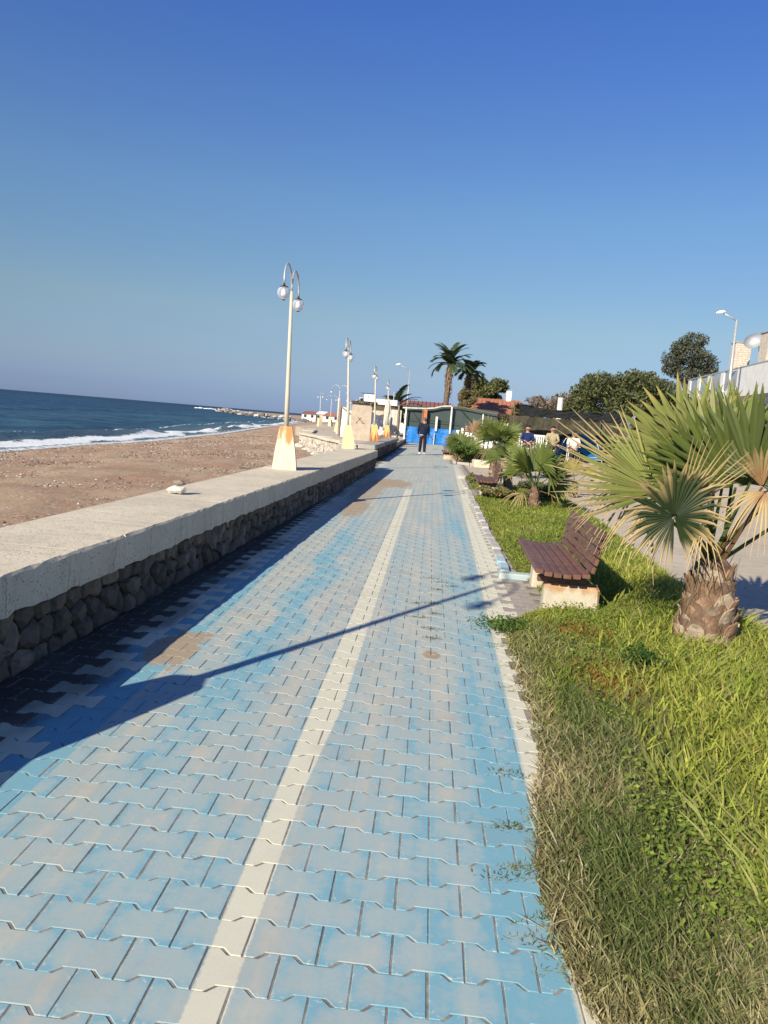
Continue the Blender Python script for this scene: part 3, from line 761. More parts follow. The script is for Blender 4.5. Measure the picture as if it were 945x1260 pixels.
# second wall along the path beyond the gap
wall2 = thing('retaining_wall', (0, 0, 0), 'second shorter grey wall beyond the gap, behind the second lamp post', 'wall')
mb = MB(); mb.prism([(-2.5, 27.2), (-2.05, 27.2), (-1.90, 42), (-2.5, 42)], -.3, .40); mb.build('wall_core', M_mortar, wall2)
stones_on_face(wall2, (-2.045, 27.22), (-1.895, 41.9), .0, .40, M_stone, 2, .34, (1, 0), .03)
stones_on_face(wall2, (-2.5, 27.19), (-2.06, 27.19), .0, .40, M_stone, 2, .22, (0, -1), .03)
y = 27.0
while y < 42:
    l = 2.0; xa = -1.97+.01*(y-26)
    mb = MB(); mb.box((xa-.29, y+l/2, .49), (.60, l-.01, .17), 0, .006, bev=.02); mb.build('coping_slab', M_conc, wall2); y += l
# promenade platform on the sea side
plat = thing('sea_platform', (0, 0, 0), 'pale rubble stone platform jutting out over the beach with lamps on it', 'platform'); plat['kind'] = 'structure'
poly = [(-2.52, 24.6), (-2.9, 24.6), (-4.1, 35.5), (-7.9, 46.5), (-9.6, 60), (-13.5, 76), (-16, 110), (-14, 145), (-2.0, 145), (-2.0, 42.3), (-2.52, 42.3)]
mb = MB(); mb.prism(poly, -1.6, .22); mb.build('core', M_plaza, plat)
for i, nl in ((2, 90), (3, 60)):
    stones_on_face(plat, poly[i], poly[i+1], -1.0, .2, M_rubble, 4, .42, (-(poly[i][1]-poly[i+1][1]), (poly[i][0]-poly[i+1][0])) if False else ((poly[i+1][1]-poly[i][1])*-1, (poly[i+1][0]-poly[i][0])), .06, nl)
stones_on_face(plat, poly[1], poly[2], -1.0, .2, M_rubble, 4, .36, (-1, -.15), .05, 90)
for i in (1, 2, 3):
    a, b = Vector((*poly[i], 0)), Vector((*poly[i+1], 0)); L = (b-a).length; t = (b-a)/L
    ang = math.atan2(t.y, t.x); k = 0
    while k < L:
        l = min(2.6, L-k); c = a+t*(k+l/2)
        mb = MB(); mb.box((c.x+.25*t.y, c.y-.25*t.x, .29+random.uniform(-.02, .02)), (l-.02, .75, .14), ang, .006, bev=.02)
        mb.build('coping_slab', M_coping, plat); k += l
mb = MB(); mb.add([(-3.1, 22.3, -.25), (-1.5, 22.0, -.018), (-1.5, 27, -.018), (-3.1, 27.0, -.25)], [(0, 1, 2, 3)])
o = mb.build('beach_ramp', M_plaza); tag(o, 'sandy ramp to the beach through the gap between the two walls', 'ramp', kind='structure')
# rock pile at the foot of the platform
rk = random.Random(5)
for k in range(14):
    t = rk.random(); p = Vector((-4.6-3.3*t, 35.5+11*t-rk.uniform(.3, 1.0), -.45)); s = rk.uniform(.18, .42)
    vs, fs = rock_verts((0, 0, 0), (s, s*.9, s*.7), 50+k)
    o = MB().add(vs, fs).build('boulder', M_rubble, loc=p); tag(o, 'one of the loose pale boulders heaped against the foot of the sea platform', 'boulder', 'boulders at the foot of the sea platform')
# two stones stacked on the coping
MW = simple('white_stone', (.66, .63, .56), (.50, .47, .42), 18, .8, .5, .006)
vs, fs = rock_verts((0, 0, .04), (.10, .075, .065), 71); o = MB().add(vs, fs).build('stone', MW, loc=(-2.44, 7.40, .585), smooth=False); tag(o, 'rounded white stone lying on the wall coping, under a smaller stone', 'stone')
vs, fs = rock_verts((0, 0, .03), (.072, .05, .045), 72); o = MB().add(vs, fs).build('stone', simple('brown_stone', (.27, .22, .18), (.18, .15, .12), 18, .8, .5, .006), loc=(-2.425, 7.40, .665)); tag(o, 'small flat brown stone balanced on top of a white stone', 'stone')

# ================================================================== LAMPS
def globe_profile(r, n=9):
    return [(max(.002, r*math.sin(PI*k/n)), -r*math.cos(PI*k/n)) for k in range(n+1)]
def make_lamp(base_mat, detail=True):
    root = thing('street_lamp', (0, 0, 0), '-', 'street lamp')
    mb = MB(); n = 5
    prof = [(.185, -.005), (.18, .08), (.155, .30), (.12, .52), (.095, .655), (.085, .665)]
    mb.lathe([(r*math.sqrt(2), z) for r, z in prof], 4, rot=PI/4); b = mb.build('concrete_base', base_mat, root)
    b.rotation_euler.z = R(8)
    MB().tube([(0, 0, .64), (0, 0, 1.2), (0, 0, 2.0), (0, 0, 2.72)], [.039, .035, .029, .024], 12).build('pole', M_pole, root, smooth=True)
    for sgn in (-1, 1):
        pts = [(0, sgn*.006, 2.65)]
        for k in range(0, 15):
            a = PI*k/14; pts.append((.004*sgn, sgn*(.29-.29*math.cos(a)), 2.80+.27*math.sin(a)))
        pts.append((.004*sgn, sgn*.58, 2.72))
        MB().tube(pts, .014, 8).build('arm', M_arm, root, smooth=True)
        h = thing_part('lantern', root, (.004*sgn, sgn*.58, 2.60))
    return root
def thing_part(name, root, loc):
    cap = MB().lathe([(.012, .145), (.02, .11), (.03, .10), (.055, .095), (.062, .085), (.05, .075), (.02, .07)][::-1], 12).build(name, M_black, root, loc, smooth=False)
    MB().lathe(globe_profile(.098, 12), 16).build('globe', M_globe, cap, (0, 0, 0), smooth=True)
    MB().lathe([(.012, .085), (.022, .07), (.03, .03), (.042, .0), (.046, -.02), (.035, -.05), (.01, -.062)][::-1], 10).build('bulb', M_bulb, cap, (0, 0, 0), smooth=True)
    MB().lathe([(.02, -.103), (.028, -.098), (.02, -.092)], 8).build('bottom_cap', M_black, cap, (0, 0, 0))
    return cap
GL = 'twin-globe street lamps along the sea wall'
lamp1 = make_lamp(M_lbase)
def put_lamp(o, x, y, z, tilt, label, rz=0.0):
    o.location = (x, y, z); o.rotation_euler = (0, R(tilt), rz); o['label'] = label; o['group'] = GL
    return o
put_lamp(lamp1, -2.26, 12.0, .58, -1.5, 'tallest twin-globe lamp in view, cream base with rust at its top, on the wall coping')
def repaint(o, m):
    b = [c for c in o.children if c.name.startswith('concrete_base')][0]; b.data = b.data.copy(); b.data.materials[0] = m
lamp2 = copy_tree(lamp1); repaint(lamp2, M_lbase2)
put_lamp(lamp2, -2.36, 22.0, .58, -4.0, 'second twin-globe lamp, plain pale yellow base at the end of the first wall')
lamp3 = copy_tree(lamp1); repaint(lamp3, M_lbase3)
put_lamp(lamp3, -2.36, 32.0, .58, -3.5, 'twin-globe lamp with orange base rusted red at the foot, beside the white sign')
lamp4 = copy_tree(lamp3); put_lamp(lamp4, -2.42, 41.5, .56, -2.5, 'twin-globe lamp with small orange rusted base in front of the white tarpaulin fence')
lamp5 = copy_tree(lamp2); put_lamp(lamp5, -6.33, 51.5, .46, -1.5, 'twin-globe lamp on the sea platform just left of the second lamp', R(75))
lamp6 = copy_tree(lamp2); put_lamp(lamp6, -10.1, 69, .46, -2.0, 'leftmost twin-globe lamp at the edge of the far sea platform', R(30))
lamp7 = copy_tree(lamp2); put_lamp(lamp7, -10.2, 77, .46, -2.0, 'second from the left of the far twin-globe lamps', R(60))
lamp8 = copy_tree(lamp2); put_lamp(lamp8, -9.6, 79, .40, -2.0, 'third from the left of the far lamps, thin and pale', R(0))
lamp9 = copy_tree(lamp2); put_lamp(lamp9, -9.0, 84, .46, -2.0, 'thin far lamp between the platform lamp and the second lamp post', R(0))
# the lamp beside the camera: its shadow crosses the path
lamp0 = copy_tree(lamp1); put_lamp(lamp0, -2.26, 2.0, .58, 0.0, 'lamp left of the frame, whose shadow crosses the path')

def m_arm_lamp(x, y, h, label, arm=(-1, 0), rz=0.0, lean=0.0, rad=.06, al=1.2):
    t = thing('road_lamp', (x, y, 0), label, 'street lamp'); t.rotation_euler = (0, R(lean), 0)
    MB().tube([(0, 0, 0), (0, 0, h*.5), (0, 0, h)], [rad*1.3, rad, rad*.7], 8).build('pole', M_arm, t, smooth=True)
    MB().tube([(0, 0, h-.05), (arm[0]*al*.5, arm[1]*al*.5, h+.12), (arm[0]*al, arm[1]*al, h+.3)], rad*.5, 6).build('arm', M_arm, t, smooth=True)
    mb = MB(); mb.lathe([(.02, .13), (.18, .10), (.26, .04), (.28, 0), (.22, -.05), (.02, -.06)][::-1], 10, sq=.6)
    q = mb.build('lamp_head', M_bulb, t, (arm[0]*(al+.15), arm[1]*(al+.15), h+.33)); q.rotation_euler.z = math.atan2(arm[1], arm[0]); q.rotation_euler.y = R(12)
    return t
m_arm_lamp(16.4, 45, 8.6, 'tall white road lamp with one curved arm in front of the white house', rad=.085, al=.75, lean=-.8)
m_arm_lamp(-2.7, 76, 6.6, 'thin road lamp with one arm behind the closed parasol and palm', rad=.05, al=1.0)

# ================================================================== BENCHES
def make_bench(label, Lg=1.75):
    """seat faces -X, long axis along Y, origin on the ground at the middle of the seat"""
    t = thing('bench', (0, 0, 0), label, 'bench')
    rs = random.Random(3)
    for y, w_, fx in ((-.64, .46, .10), (.42, .46, .12)):
        mb = MB(); mb.box((fx, y, .06), (w_, .17, .27), R(rs.uniform(-3, 3)), .006, bev=.022)
        q = mb.build('concrete_foot', M_foot, t); 
        mb = MB(); mb.box((.02, y, .222), (.40, .08, .045), 0, .002); mb.build('bearer', M_bench, t)
    n = 6; wdt = .062
    for i in range(n):
        mb = MB(); mb.box((0, 0, 0), (wdt, Lg, .036), 0, .0015, bev=.004)
        q = mb.build('seat_slat', M_bench, t, (-.20+i*(wdt+.0125), rs.uniform(-.012, .012), .292+.014*((i-2.5)/2.5)**2+.012*(i < 1)+.0)); q.rotation_euler = (0, R(3-1.0*i), 0)
    lean = R(13)
    for i in range(5):
        s_ = .03+i*.069
        if i >= 0:
            mb = MB(); mb.box((0, 0, 0), (.030, Lg, .055), 0, .0015, bev=.004)
            q = mb.build('back_slat', M_bench, t, (.215+s_*math.sin(lean), rs.uniform(-.012, .012), .33+s_*math.cos(lean))); q.rotation_euler = (0, lean, 0)
    for y in (-.60, .40):
        pts = [(.18, y, .25), (.25, y, .33), (.25+.33*math.sin(lean), y, .33+.33*math.cos(lean))]
        MB().tube(pts, .02, 6).build('back_bracket', M_bench, t)
    return t
M_foot = mat_rust_block('rust_stained_concrete', (.56, .50, .40), (.47, .42, .34), (.42, .19, .06), .02, .23, .75)
b1 = make_bench('brown slatted bench on rust-stained concrete feet, nearest the camera')
b1.location = (1.17, 7.0, .055); b1.rotation_euler.z = R(-1.5)
b2 = copy_tree(b1); b2.location = (1.30, 17.75, .02); b2['label'] = 'second bench, grey slatted, half under drooping dry palm leaves'
b3 = copy_tree(b1); b3.location = (.72, 34.6, .02); b3['label'] = 'farthest bench, at the path edge near the walking man'
for b in (b1, b2, b3): b['group'] = 'benches along the path'

# ================================================================== PALMS
GREEN = np.array((.125, .165, .035)); DGREEN = np.array((.040, .068, .022)); YEL = np.array((.38, .31, .09)); STRAW = np.array((.56, .42, .20)); BROWN = np.array((.36, .20, .10)); LIME = np.array((.20, .22, .055))
def lerp(a, b, t): return a+(b-a)*t
def fan(hub, axis, nrm, L, span=200, n=34, droop=.25, cup=.15, dry=.25, base=GREEN, tipc=STRAW, rnd=None, curl=.0, scrub=1.0, gapchance=0.0, midc=None, join=.57):
    rnd = rnd or random; mb = MB(); hub = Vector(hub); ax = Vector(axis).normalized(); nr = Vector(nrm)
    nr = (nr-ax*nr.dot(ax)).normalized(); lat = nr.cross(ax); da = R(span)/n
    st = [.05, .26, join, join+.28*(1-join), join+.55*(1-join), join+.8*(1-join), 1.0]
    for i in range(n):
        if rnd.random() < gapchance: continue
        a = -R(span)/2+da*(i+.5)+rnd.uniform(-.1, .1)*da
        d = (ax*math.cos(a)+lat*math.sin(a)); side = (lat*math.cos(a)-ax*math.sin(a))
        Li = L*(.80+.20*math.cos(a*.7))*rnd.uniform(.9, 1.06); dr = droop*rnd.uniform(.5, 1.6); kink = rnd.uniform(.5, .85)
        wob = rnd.uniform(-.06, .06); dryi = min(1, max(0, dry+rnd.uniform(-.18, .18))); cv = rnd.uniform(.8, 1.2)
        tw = rnd.uniform(-.5, .5)*scrub*.5
        vs = []; cs = []; fs = []
        hw0 = join*Li*math.tan(da/2)*1.12
        for k, s in enumerate(st):
            r = s*Li
            hw = r*math.tan(da/2)*1.12 if s <= join else hw0*(1-((s-join)/(1-join))**1.35)*.95+.0012
            c = hub+d*r+side*(wob*r*s)+nr*(cup*L*s*s)
            c.z -= dr*L*max(0, s-.3)**2*1.6
            if s > kink: c.z -= curl*L*(s-kink)*1.5
            sd = (side+nr*tw*max(0, s-.4)).normalized()
            f_ = hw*.38
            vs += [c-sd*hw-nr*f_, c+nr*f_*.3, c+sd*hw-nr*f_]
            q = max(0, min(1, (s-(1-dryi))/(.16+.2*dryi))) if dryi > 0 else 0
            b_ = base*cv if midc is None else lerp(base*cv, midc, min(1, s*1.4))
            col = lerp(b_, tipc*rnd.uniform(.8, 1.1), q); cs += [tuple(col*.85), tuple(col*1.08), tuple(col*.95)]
        for k in range(len(st)-1):
            o = k*3; fs += [(o, o+1, o+4, o+3), (o+1, o+2, o+5, o+4)]
        mb.add(vs, fs, cs)
    return mb
def petiole(mb, a, b, sag=.0, r0=.016, r1=.009, col=tuple(GREEN*.9)):
    a, b = Vector(a), Vector(b); pts = []
    for k in range(6):
        t = k/5; p = a.lerp(b, t); p.z += sag*math.sin(PI*t); pts.append(p)
    mb.tube(pts, [r0+(r1-r0)*k/5 for k in range(6)], 5, col=col); return mb
def frond_part(parent, crown, hub, axis, nrm, L, pet=tuple(GREEN*.8), sag=.0, r0=.018, mat=None, **k):
    mb = fan(hub, axis, nrm, L, **k); petiole(mb, crown, hub, sag, r0, .009, pet)
    return mb.build('frond', M_frond, parent, colors=True)
def scale_mesh(w_, h_, cu, rs):
    vs = []; fs = []; rows = 5
    for i in range(rows):
        t = i/(rows-1); hw = w_*.5*(1-.55*t**1.6)*(1.0 if i < rows-1 else .55)
        out = .012+cu*t*t
        for j in range(4):
            u = j/3*2-1; vs.append((u*hw, -(out+.012*(1-u*u))+rs.uniform(-.003, .003), h_*t+rs.uniform(-.004, .004)+(-.015*abs(u) if i == rows-1 else 0)))
    for i in range(rows-1):
        for j in range(3): fs.append((i*4+j, i*4+j+1, i*4+4+j+1, i*4+4+j))
    n = len(vs); vs2 = [(x, y+.010, z) for x, y, z in vs]
    f2 = [tuple(reversed([a+n for a in f])) for f in fs]
    ring = [0, 1, 2, 3, 7, 11, 15, 19, 18, 17, 16, 12, 8, 4]
    f3 = [(ring[i], ring[i-1], ring[i-1]+n, ring[i]+n) for i in range(len(ring))]
    return vs+vs2, fs+f2+f3
def palm_trunk(parent, h, r0, r1, nsc, rs, sc=1.0, part=True):
    prof = [(r0*.95, -.08), (r0, .02), (r0*.98, h*.3), (lerp(r0, r1, .5), h*.65), (r1, h*.95), (r1*.6, h+.02)]
    MB().lathe(prof, 14).build('trunk', M_core, parent, smooth=True)
    temps = []
    for k in range(5):
        vs, fs = scale_mesh(rs.uniform(.13, .19)*sc, rs.uniform(.12, .17)*sc, rs.uniform(.02, .05)*sc, rs)
        temps.append([MB().add(vs, fs).mesh('leaf_base', m_) for m_ in (M_palmbark, M_palmbark2)])
    for k in range(nsc):
        t = k/nsc; z = -.03+t*(h-.06); a = k*2.39996+rs.uniform(-.12, .12)
        r = lerp(r0, r1, min(1, t*1.05))*.95
        o = bpy.data.objects.new('leaf_base', temps[k % 5][1 if rs.random() < (.65-.5*t) else 0]); COL.objects.link(o); o.parent = parent
        o.location = (r*math.sin(a), -r*math.cos(a), z); o.rotation_euler = (R(rs.uniform(-6, 7)), rs.uniform(-.5, .5), a)
        s = rs.uniform(.7, 1.2)*(1-.35*t); o.scale = (s, s, s)
    fb_ = MB()
    for k in range(int(nsc*6)):
        t = rs.random()**.8; z = -.02+t*h; a = rs.uniform(0, 2*PI); r = lerp(r0, r1, t)*rs.uniform(1.0, 1.14)+.012
        p = Vector((r*math.cos(a), r*math.sin(a), z)); l = rs.uniform(.05, .13)*r0/.19
        q = p+Vector((math.cos(a)*rs.uniform(0, .02)-math.sin(a)*rs.uniform(-.05, .05), math.sin(a)*rs.uniform(0, .02)+math.cos(a)*rs.uniform(-.05, .05), rs.choice((-1, 1, -1))*l)); w_ = Vector((-math.sin(a), math.cos(a), 0))*rs.uniform(.001, .004)
        c_ = STRAW*rs.uniform(.3, .9) if rs.random() < .5 else BROWN*rs.uniform(.4, 1.0)
        fb_.add([p-w_, p+w_, q+w_*.3, q-w_*.3], [(0, 1, 2, 3)], tuple(c_))
    q = fb_.build('fibres', M_leaf, parent, colors=True); q['kind'] = 'stuff'

# camera basis used only to express world directions conveniently while modelling the near palm
def at(px, py, Y):
    c = Vector((px-472.5, -(py-630), -950)); d = co.matrix_world.to_3x3() @ c; t = Y/d.y
    return Vector((d.x*t, Y, EYE+d.z*t))
PY_ = 5.6
palm = thing('fan_palm', (2.09, 5.6, .02), 'large fan palm in the right foreground with scaly trunk and dry tipped leaves', 'palm tree')
rs = random.Random(11)
palm_trunk(palm, .64, .195, .125, 74, rs)
crown = Vector((0, 0, .64)); O = Vector(palm.location)
def NF(px, py, Y, tip, tipY, nrm, **k):
    hub = at(px, py, Y); tp = at(tip[0], tip[1], tipY); ax = tp-hub; L = ax.length
    return frond_part(palm, crown+Vector((rs.uniform(-.05, .05), rs.uniform(-.04, .04), -.02)), hub-O, ax, nrm, k.pop('L', L), rnd=rs, **k)
PG = tuple(np.array((.09, .13, .03)))
# upright green fans (back to front)
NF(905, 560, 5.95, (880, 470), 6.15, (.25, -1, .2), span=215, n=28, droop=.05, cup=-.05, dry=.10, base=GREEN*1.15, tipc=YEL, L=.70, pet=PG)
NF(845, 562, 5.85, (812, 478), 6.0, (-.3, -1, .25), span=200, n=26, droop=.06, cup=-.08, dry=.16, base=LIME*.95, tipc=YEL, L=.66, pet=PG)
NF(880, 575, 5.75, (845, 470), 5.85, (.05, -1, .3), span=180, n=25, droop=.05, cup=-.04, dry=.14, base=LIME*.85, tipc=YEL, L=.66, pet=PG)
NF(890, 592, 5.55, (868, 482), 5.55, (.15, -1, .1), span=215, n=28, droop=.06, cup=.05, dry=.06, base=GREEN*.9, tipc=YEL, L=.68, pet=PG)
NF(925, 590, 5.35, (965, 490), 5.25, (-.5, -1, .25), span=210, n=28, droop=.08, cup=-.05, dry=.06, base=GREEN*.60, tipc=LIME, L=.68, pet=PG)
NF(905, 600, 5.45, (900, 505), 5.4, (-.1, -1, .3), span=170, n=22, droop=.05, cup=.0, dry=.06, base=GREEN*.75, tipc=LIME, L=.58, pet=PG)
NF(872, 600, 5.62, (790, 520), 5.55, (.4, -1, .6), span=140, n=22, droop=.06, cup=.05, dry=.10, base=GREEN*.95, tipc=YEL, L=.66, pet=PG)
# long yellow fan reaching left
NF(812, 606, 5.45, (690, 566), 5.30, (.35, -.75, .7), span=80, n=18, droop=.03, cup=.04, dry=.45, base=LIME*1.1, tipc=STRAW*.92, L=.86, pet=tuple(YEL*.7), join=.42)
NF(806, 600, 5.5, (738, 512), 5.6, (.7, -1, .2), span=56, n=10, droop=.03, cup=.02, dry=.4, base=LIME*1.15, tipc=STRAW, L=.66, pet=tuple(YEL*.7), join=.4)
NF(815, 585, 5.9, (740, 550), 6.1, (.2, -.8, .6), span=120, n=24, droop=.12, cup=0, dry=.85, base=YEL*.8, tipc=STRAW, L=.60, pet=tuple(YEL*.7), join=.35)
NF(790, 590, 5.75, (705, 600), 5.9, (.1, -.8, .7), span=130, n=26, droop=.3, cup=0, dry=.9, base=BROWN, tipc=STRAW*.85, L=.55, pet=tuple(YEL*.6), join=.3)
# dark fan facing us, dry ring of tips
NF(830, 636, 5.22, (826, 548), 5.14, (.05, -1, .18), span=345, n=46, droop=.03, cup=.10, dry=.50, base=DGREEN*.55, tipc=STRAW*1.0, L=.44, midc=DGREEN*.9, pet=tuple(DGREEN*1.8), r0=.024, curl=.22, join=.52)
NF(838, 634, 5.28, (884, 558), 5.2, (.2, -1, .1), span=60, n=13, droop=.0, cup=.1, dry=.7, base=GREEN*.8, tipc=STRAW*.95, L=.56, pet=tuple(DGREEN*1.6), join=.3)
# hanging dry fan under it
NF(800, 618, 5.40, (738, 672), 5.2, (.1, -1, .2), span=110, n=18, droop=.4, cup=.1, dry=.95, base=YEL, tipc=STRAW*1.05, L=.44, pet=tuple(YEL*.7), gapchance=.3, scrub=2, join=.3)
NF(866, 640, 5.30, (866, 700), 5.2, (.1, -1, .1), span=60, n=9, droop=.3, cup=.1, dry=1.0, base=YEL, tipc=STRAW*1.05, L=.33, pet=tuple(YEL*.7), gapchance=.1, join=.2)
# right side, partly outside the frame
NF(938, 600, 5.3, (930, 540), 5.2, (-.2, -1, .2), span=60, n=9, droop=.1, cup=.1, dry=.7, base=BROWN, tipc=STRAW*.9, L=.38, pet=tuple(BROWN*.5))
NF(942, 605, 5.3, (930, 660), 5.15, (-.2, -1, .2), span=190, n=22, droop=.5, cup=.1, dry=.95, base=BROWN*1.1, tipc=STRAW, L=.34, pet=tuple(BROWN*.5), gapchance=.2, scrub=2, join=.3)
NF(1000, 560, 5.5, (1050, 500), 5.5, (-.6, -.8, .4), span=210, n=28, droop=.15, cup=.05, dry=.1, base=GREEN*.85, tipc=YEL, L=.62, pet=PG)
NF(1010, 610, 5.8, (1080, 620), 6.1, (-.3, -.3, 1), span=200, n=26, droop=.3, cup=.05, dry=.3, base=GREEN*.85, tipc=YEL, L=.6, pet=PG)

def fan_palm(loc, h, r, L, label, seed, nup=8, ndead=5, base=GREEN, lean=(0, 0), group=None, nsc=30, n=24):
    rs_ = random.Random(seed); t = thing('fan_palm', loc, label, 'palm tree', group)
    palm_trunk(t, h, r, r*.7, nsc, rs_, sc=r/.19)
    for k in range(nup):
        a = k*2.4+rs_.uniform(-.3, .3); el = R(rs_.uniform(20, 78)); ax = Vector((math.cos(a)*math.cos(el)+lean[0], math.sin(a)*math.cos(el)+lean[1], math.sin(el)))
        hub = Vector((0, 0, h))+ax*L*rs_.uniform(.5, .75)
        nr = Vector((-ax.x*.6, -ax.y*.6-.5, .6))
        frond_part(t, (0, 0, h-.02), hub, ax, nr, L*rs_.uniform(.85, 1.1), rnd=rs_, span=rs_.uniform(150, 210), n=n, droop=.2, cup=.0, dry=rs_.uniform(.05, .35),
                   base=base*rs_.uniform(.75, 1.2), tipc=YEL*1.05, r0=.013, pet=PG)
    for k in range(ndead):
        a = k*2.1+rs_.uniform(-.4, .4); ax = Vector((math.cos(a), math.sin(a), -.35)); hub = Vector((0, 0, h))+ax*L*.5
        frond_part(t, (0, 0, h-.04), hub, ax, (-ax.x*.3, -ax.y*.3-.2, 1), L*.8, rnd=rs_, span=120, n=17, join=.22, droop=.9, cup=0, dry=.95,
                   base=YEL*.8, tipc=STRAW*rs_.uniform(.6, 1), r0=.012, pet=tuple(YEL*.6), gapchance=.35, scrub=2)
    return t
fan_palm((2.02, 14.7, .02), .42, .11, .62, 'small fan palm with short scaly trunk between first and second bench', 21, 10, 3, GREEN*1.05)
fan_palm((1.90, 18.6, .02), .55, .10, .55, 'fan palm mostly dead, dry brown leaves drooping over the second bench', 22, 3, 9, GREEN, lean=(-.2, 0))
fan_palm((1.98, 24.3, .0), .95, .12, .64, 'taller fan palm behind the second bench, in front of the red roof', 23, 12, 5, GREEN*1.05)
fan_palm((1.35, 33.8, .02), .30, .14, .75, 'low fan palm growing out of the far green bush', 24, 8, 6, GREEN*.9)
fan_palm((1.75, 37.0, .02), .75, .15, .85, 'brown drooping fan palm before the white picket fence', 25, 1, 8, BROWN*.6)
fan_palm((3.55, 19.0, .0), .35, .10, .5, 'dry brown fan palm on the plaza edge behind the big palm leaves', 26, 2, 8, YEL)

# tall feather palms far away
def feather(mb, base, az_, el0, L, bend, col, rs_, leafl=.5, n=26):
    pts = []; p = Vector(base); el = el0; stp = L/n
    for k in range(n+1):
        pts.append(p.copy()); d = Vector((math.cos(az_)*math.cos(el), math.sin(az_)*math.cos(el), math.sin(el))); p += d*stp; el -= bend/n*(1+k/n)
    mb.tube(pts, [.035*(1-.8*k/n) for k in range(n+1)], 4, col=tuple(col*1.3))
    for k in range(3, n+1):
        t = k/n; d = (pts[k]-pts[k-1]).normalized(); s = d.cross(Vector((0, 0, 1))).normalized(); u = s.cross(d)
        ll = leafl*(1-.75*abs(t-.4)**1.3)*rs_.uniform(.8, 1.1)
        for sg in (-1, 1):
            tip = pts[k]+(s*sg*.85+d*.6+u*.25).normalized()*ll; tip.z -= ll*.28
            w_ = d*.065; c = col*rs_.uniform(.7, 1.25)
            m_ = (pts[k]+tip)/2+Vector((0, 0, .04))
            mb.add([pts[k]-w_, pts[k]+w_, m_+w_*.9, m_-w_*.9, tip], [(0, 1, 2, 3), (3, 2, 4)], tuple(c))
def date_palm(loc, h, L, label, seed, skirt=True, n=34, tr=.28):
    rs_ = random.Random(seed); t = thing('date_palm', loc, label, 'palm tree')
    MB().tube([(0, 0, -.2), (rs_.uniform(-.1, .1), 0, h*.5), (0, 0, h)], [tr*1.2, tr, tr*.95], 10).build('trunk', M_bark, t, smooth=True)
    if skirt:
        mb = MB()
        for k in range(150):
            z = h-rs_.random()**1.4*h*.42; a = rs_.uniform(0, 6.28); r_ = tr*1.0; l = rs_.uniform(.3, .6)
            p = Vector((r_*math.cos(a), r_*math.sin(a), z)); q = p+Vector((math.cos(a)*rs_.uniform(.1, .5)*l*1.3, math.sin(a)*rs_.uniform(.1, .5)*l*1.3, rs_.choice((-1, -1, .6))*l)); s = Vector((-math.sin(a), math.cos(a), 0))*.07
            mb.add([p-s, p+s, q+s*.3, q-s*.3], [(0, 1, 2, 3)])
        mb.build('dead_leaf_skirt', M_thatch, t)
    dg = np.array((.075, .115, .055))
    for k in range(n):
        mb = MB(); el = R(rs_.uniform(5, 88)); 
        feather(mb, (0, 0, h), k*2.4, el, L*rs_.uniform(.85, 1.1), R(rs_.uniform(35, 75)), dg*rs_.uniform(.7, 1.3)*(1, 1, 1), rs_, leafl=.6)
        mb.build('frond', M_leaf, t, colors=True)
    return t
date_palm((1.2, 80, 0), 7.6, 2.7, 'taller of the two feather palms above the blue beach bar', 31)
date_palm((3.35, 84, 0), 7.0, 2.3, 'shorter feather palm right behind the taller one', 32)
date_palm((-3.6, 72, 0), 2.6, 2.5, 'dark feather palm behind the closed parasol', 33, False, 24)

# ================================================================== TREES
def leaf_cloud(blobs, n, size, cols, seed, flat=0.0):
    rs_ = np.random.RandomState(seed); V_ = []; C_ = []; 
    vol = np.array([b[3]*b[4]*b[5] for b in blobs])**.67; vol = vol/vol.sum()
    pick = rs_.choice(len(blobs), n, p=vol); B = np.array(blobs)[pick]
    d = rs_.normal(size=(n, 3)); d /= np.linalg.norm(d, axis=1)[:, None]
    r = rs_.uniform(.35, 1.12, n)**.55
    lump = .70+.48*vnoise(d[:, 0]*3+pick*7.1, d[:, 2]*3+d[:, 1]*2, seed)
    P = B[:, :3]+d*B[:, 3:6]*(r*lump)[:, None]
    a = rs_.normal(size=(n, 3)); a = a+d*.4; a /= np.linalg.norm(a, axis=1)[:, None]
    b = np.cross(a, rs_.normal(size=(n, 3))); b /= np.linalg.norm(b, axis=1)[:, None]
    s = size*rs_.uniform(.6, 1.3, n)[:, None]
    Vv = np.stack([P-a*s, P+b*s*.45, P+a*s, P-b*s*.45], 1).reshape(-1, 3)
    F = np.arange(4*n).reshape(n, 4)
    cc = np.array(cols)[rs_.randint(0, len(cols), n)]*rs_.uniform(.7, 1.3, (n, 1))
    return Vv, F, np.repeat(cc, 4, 0)
def tree(loc, blobs, n, size, cols, label, seed, trunk_r=.2, cat='tree', group=None, name='tree', trunk_h=None, limbs=6, barkm=None):
    t = thing(name, loc, label, cat, group); rs_ = random.Random(seed)
    Vv, F, cc = leaf_cloud(blobs, n, size, cols, seed)
    q = npmesh('crown', Vv, F, M_leaf, cc, t)
    mb = MB(); bz = min(b[2]-b[5]*.3 for b in blobs); th = trunk_h or bz
    mb.tube([(0, 0, -.3), (rs_.uniform(-.1, .1), 0, th*.5), (0, 0, th)], [trunk_r*1.3, trunk_r, trunk_r*.8], 8)
    for b in blobs[:limbs]:
        p = Vector(b[:3]); m_ = Vector((p.x*.45, p.y*.45, th+(p.z-th)*.4))
        mb.tube([(0, 0, th*.85), m_, p+Vector((0, 0, b[5]*.3))], [trunk_r*.6, trunk_r*.35, trunk_r*.1], 6)
    mb.build('trunk', barkm or M_bark, t, smooth=True); return t
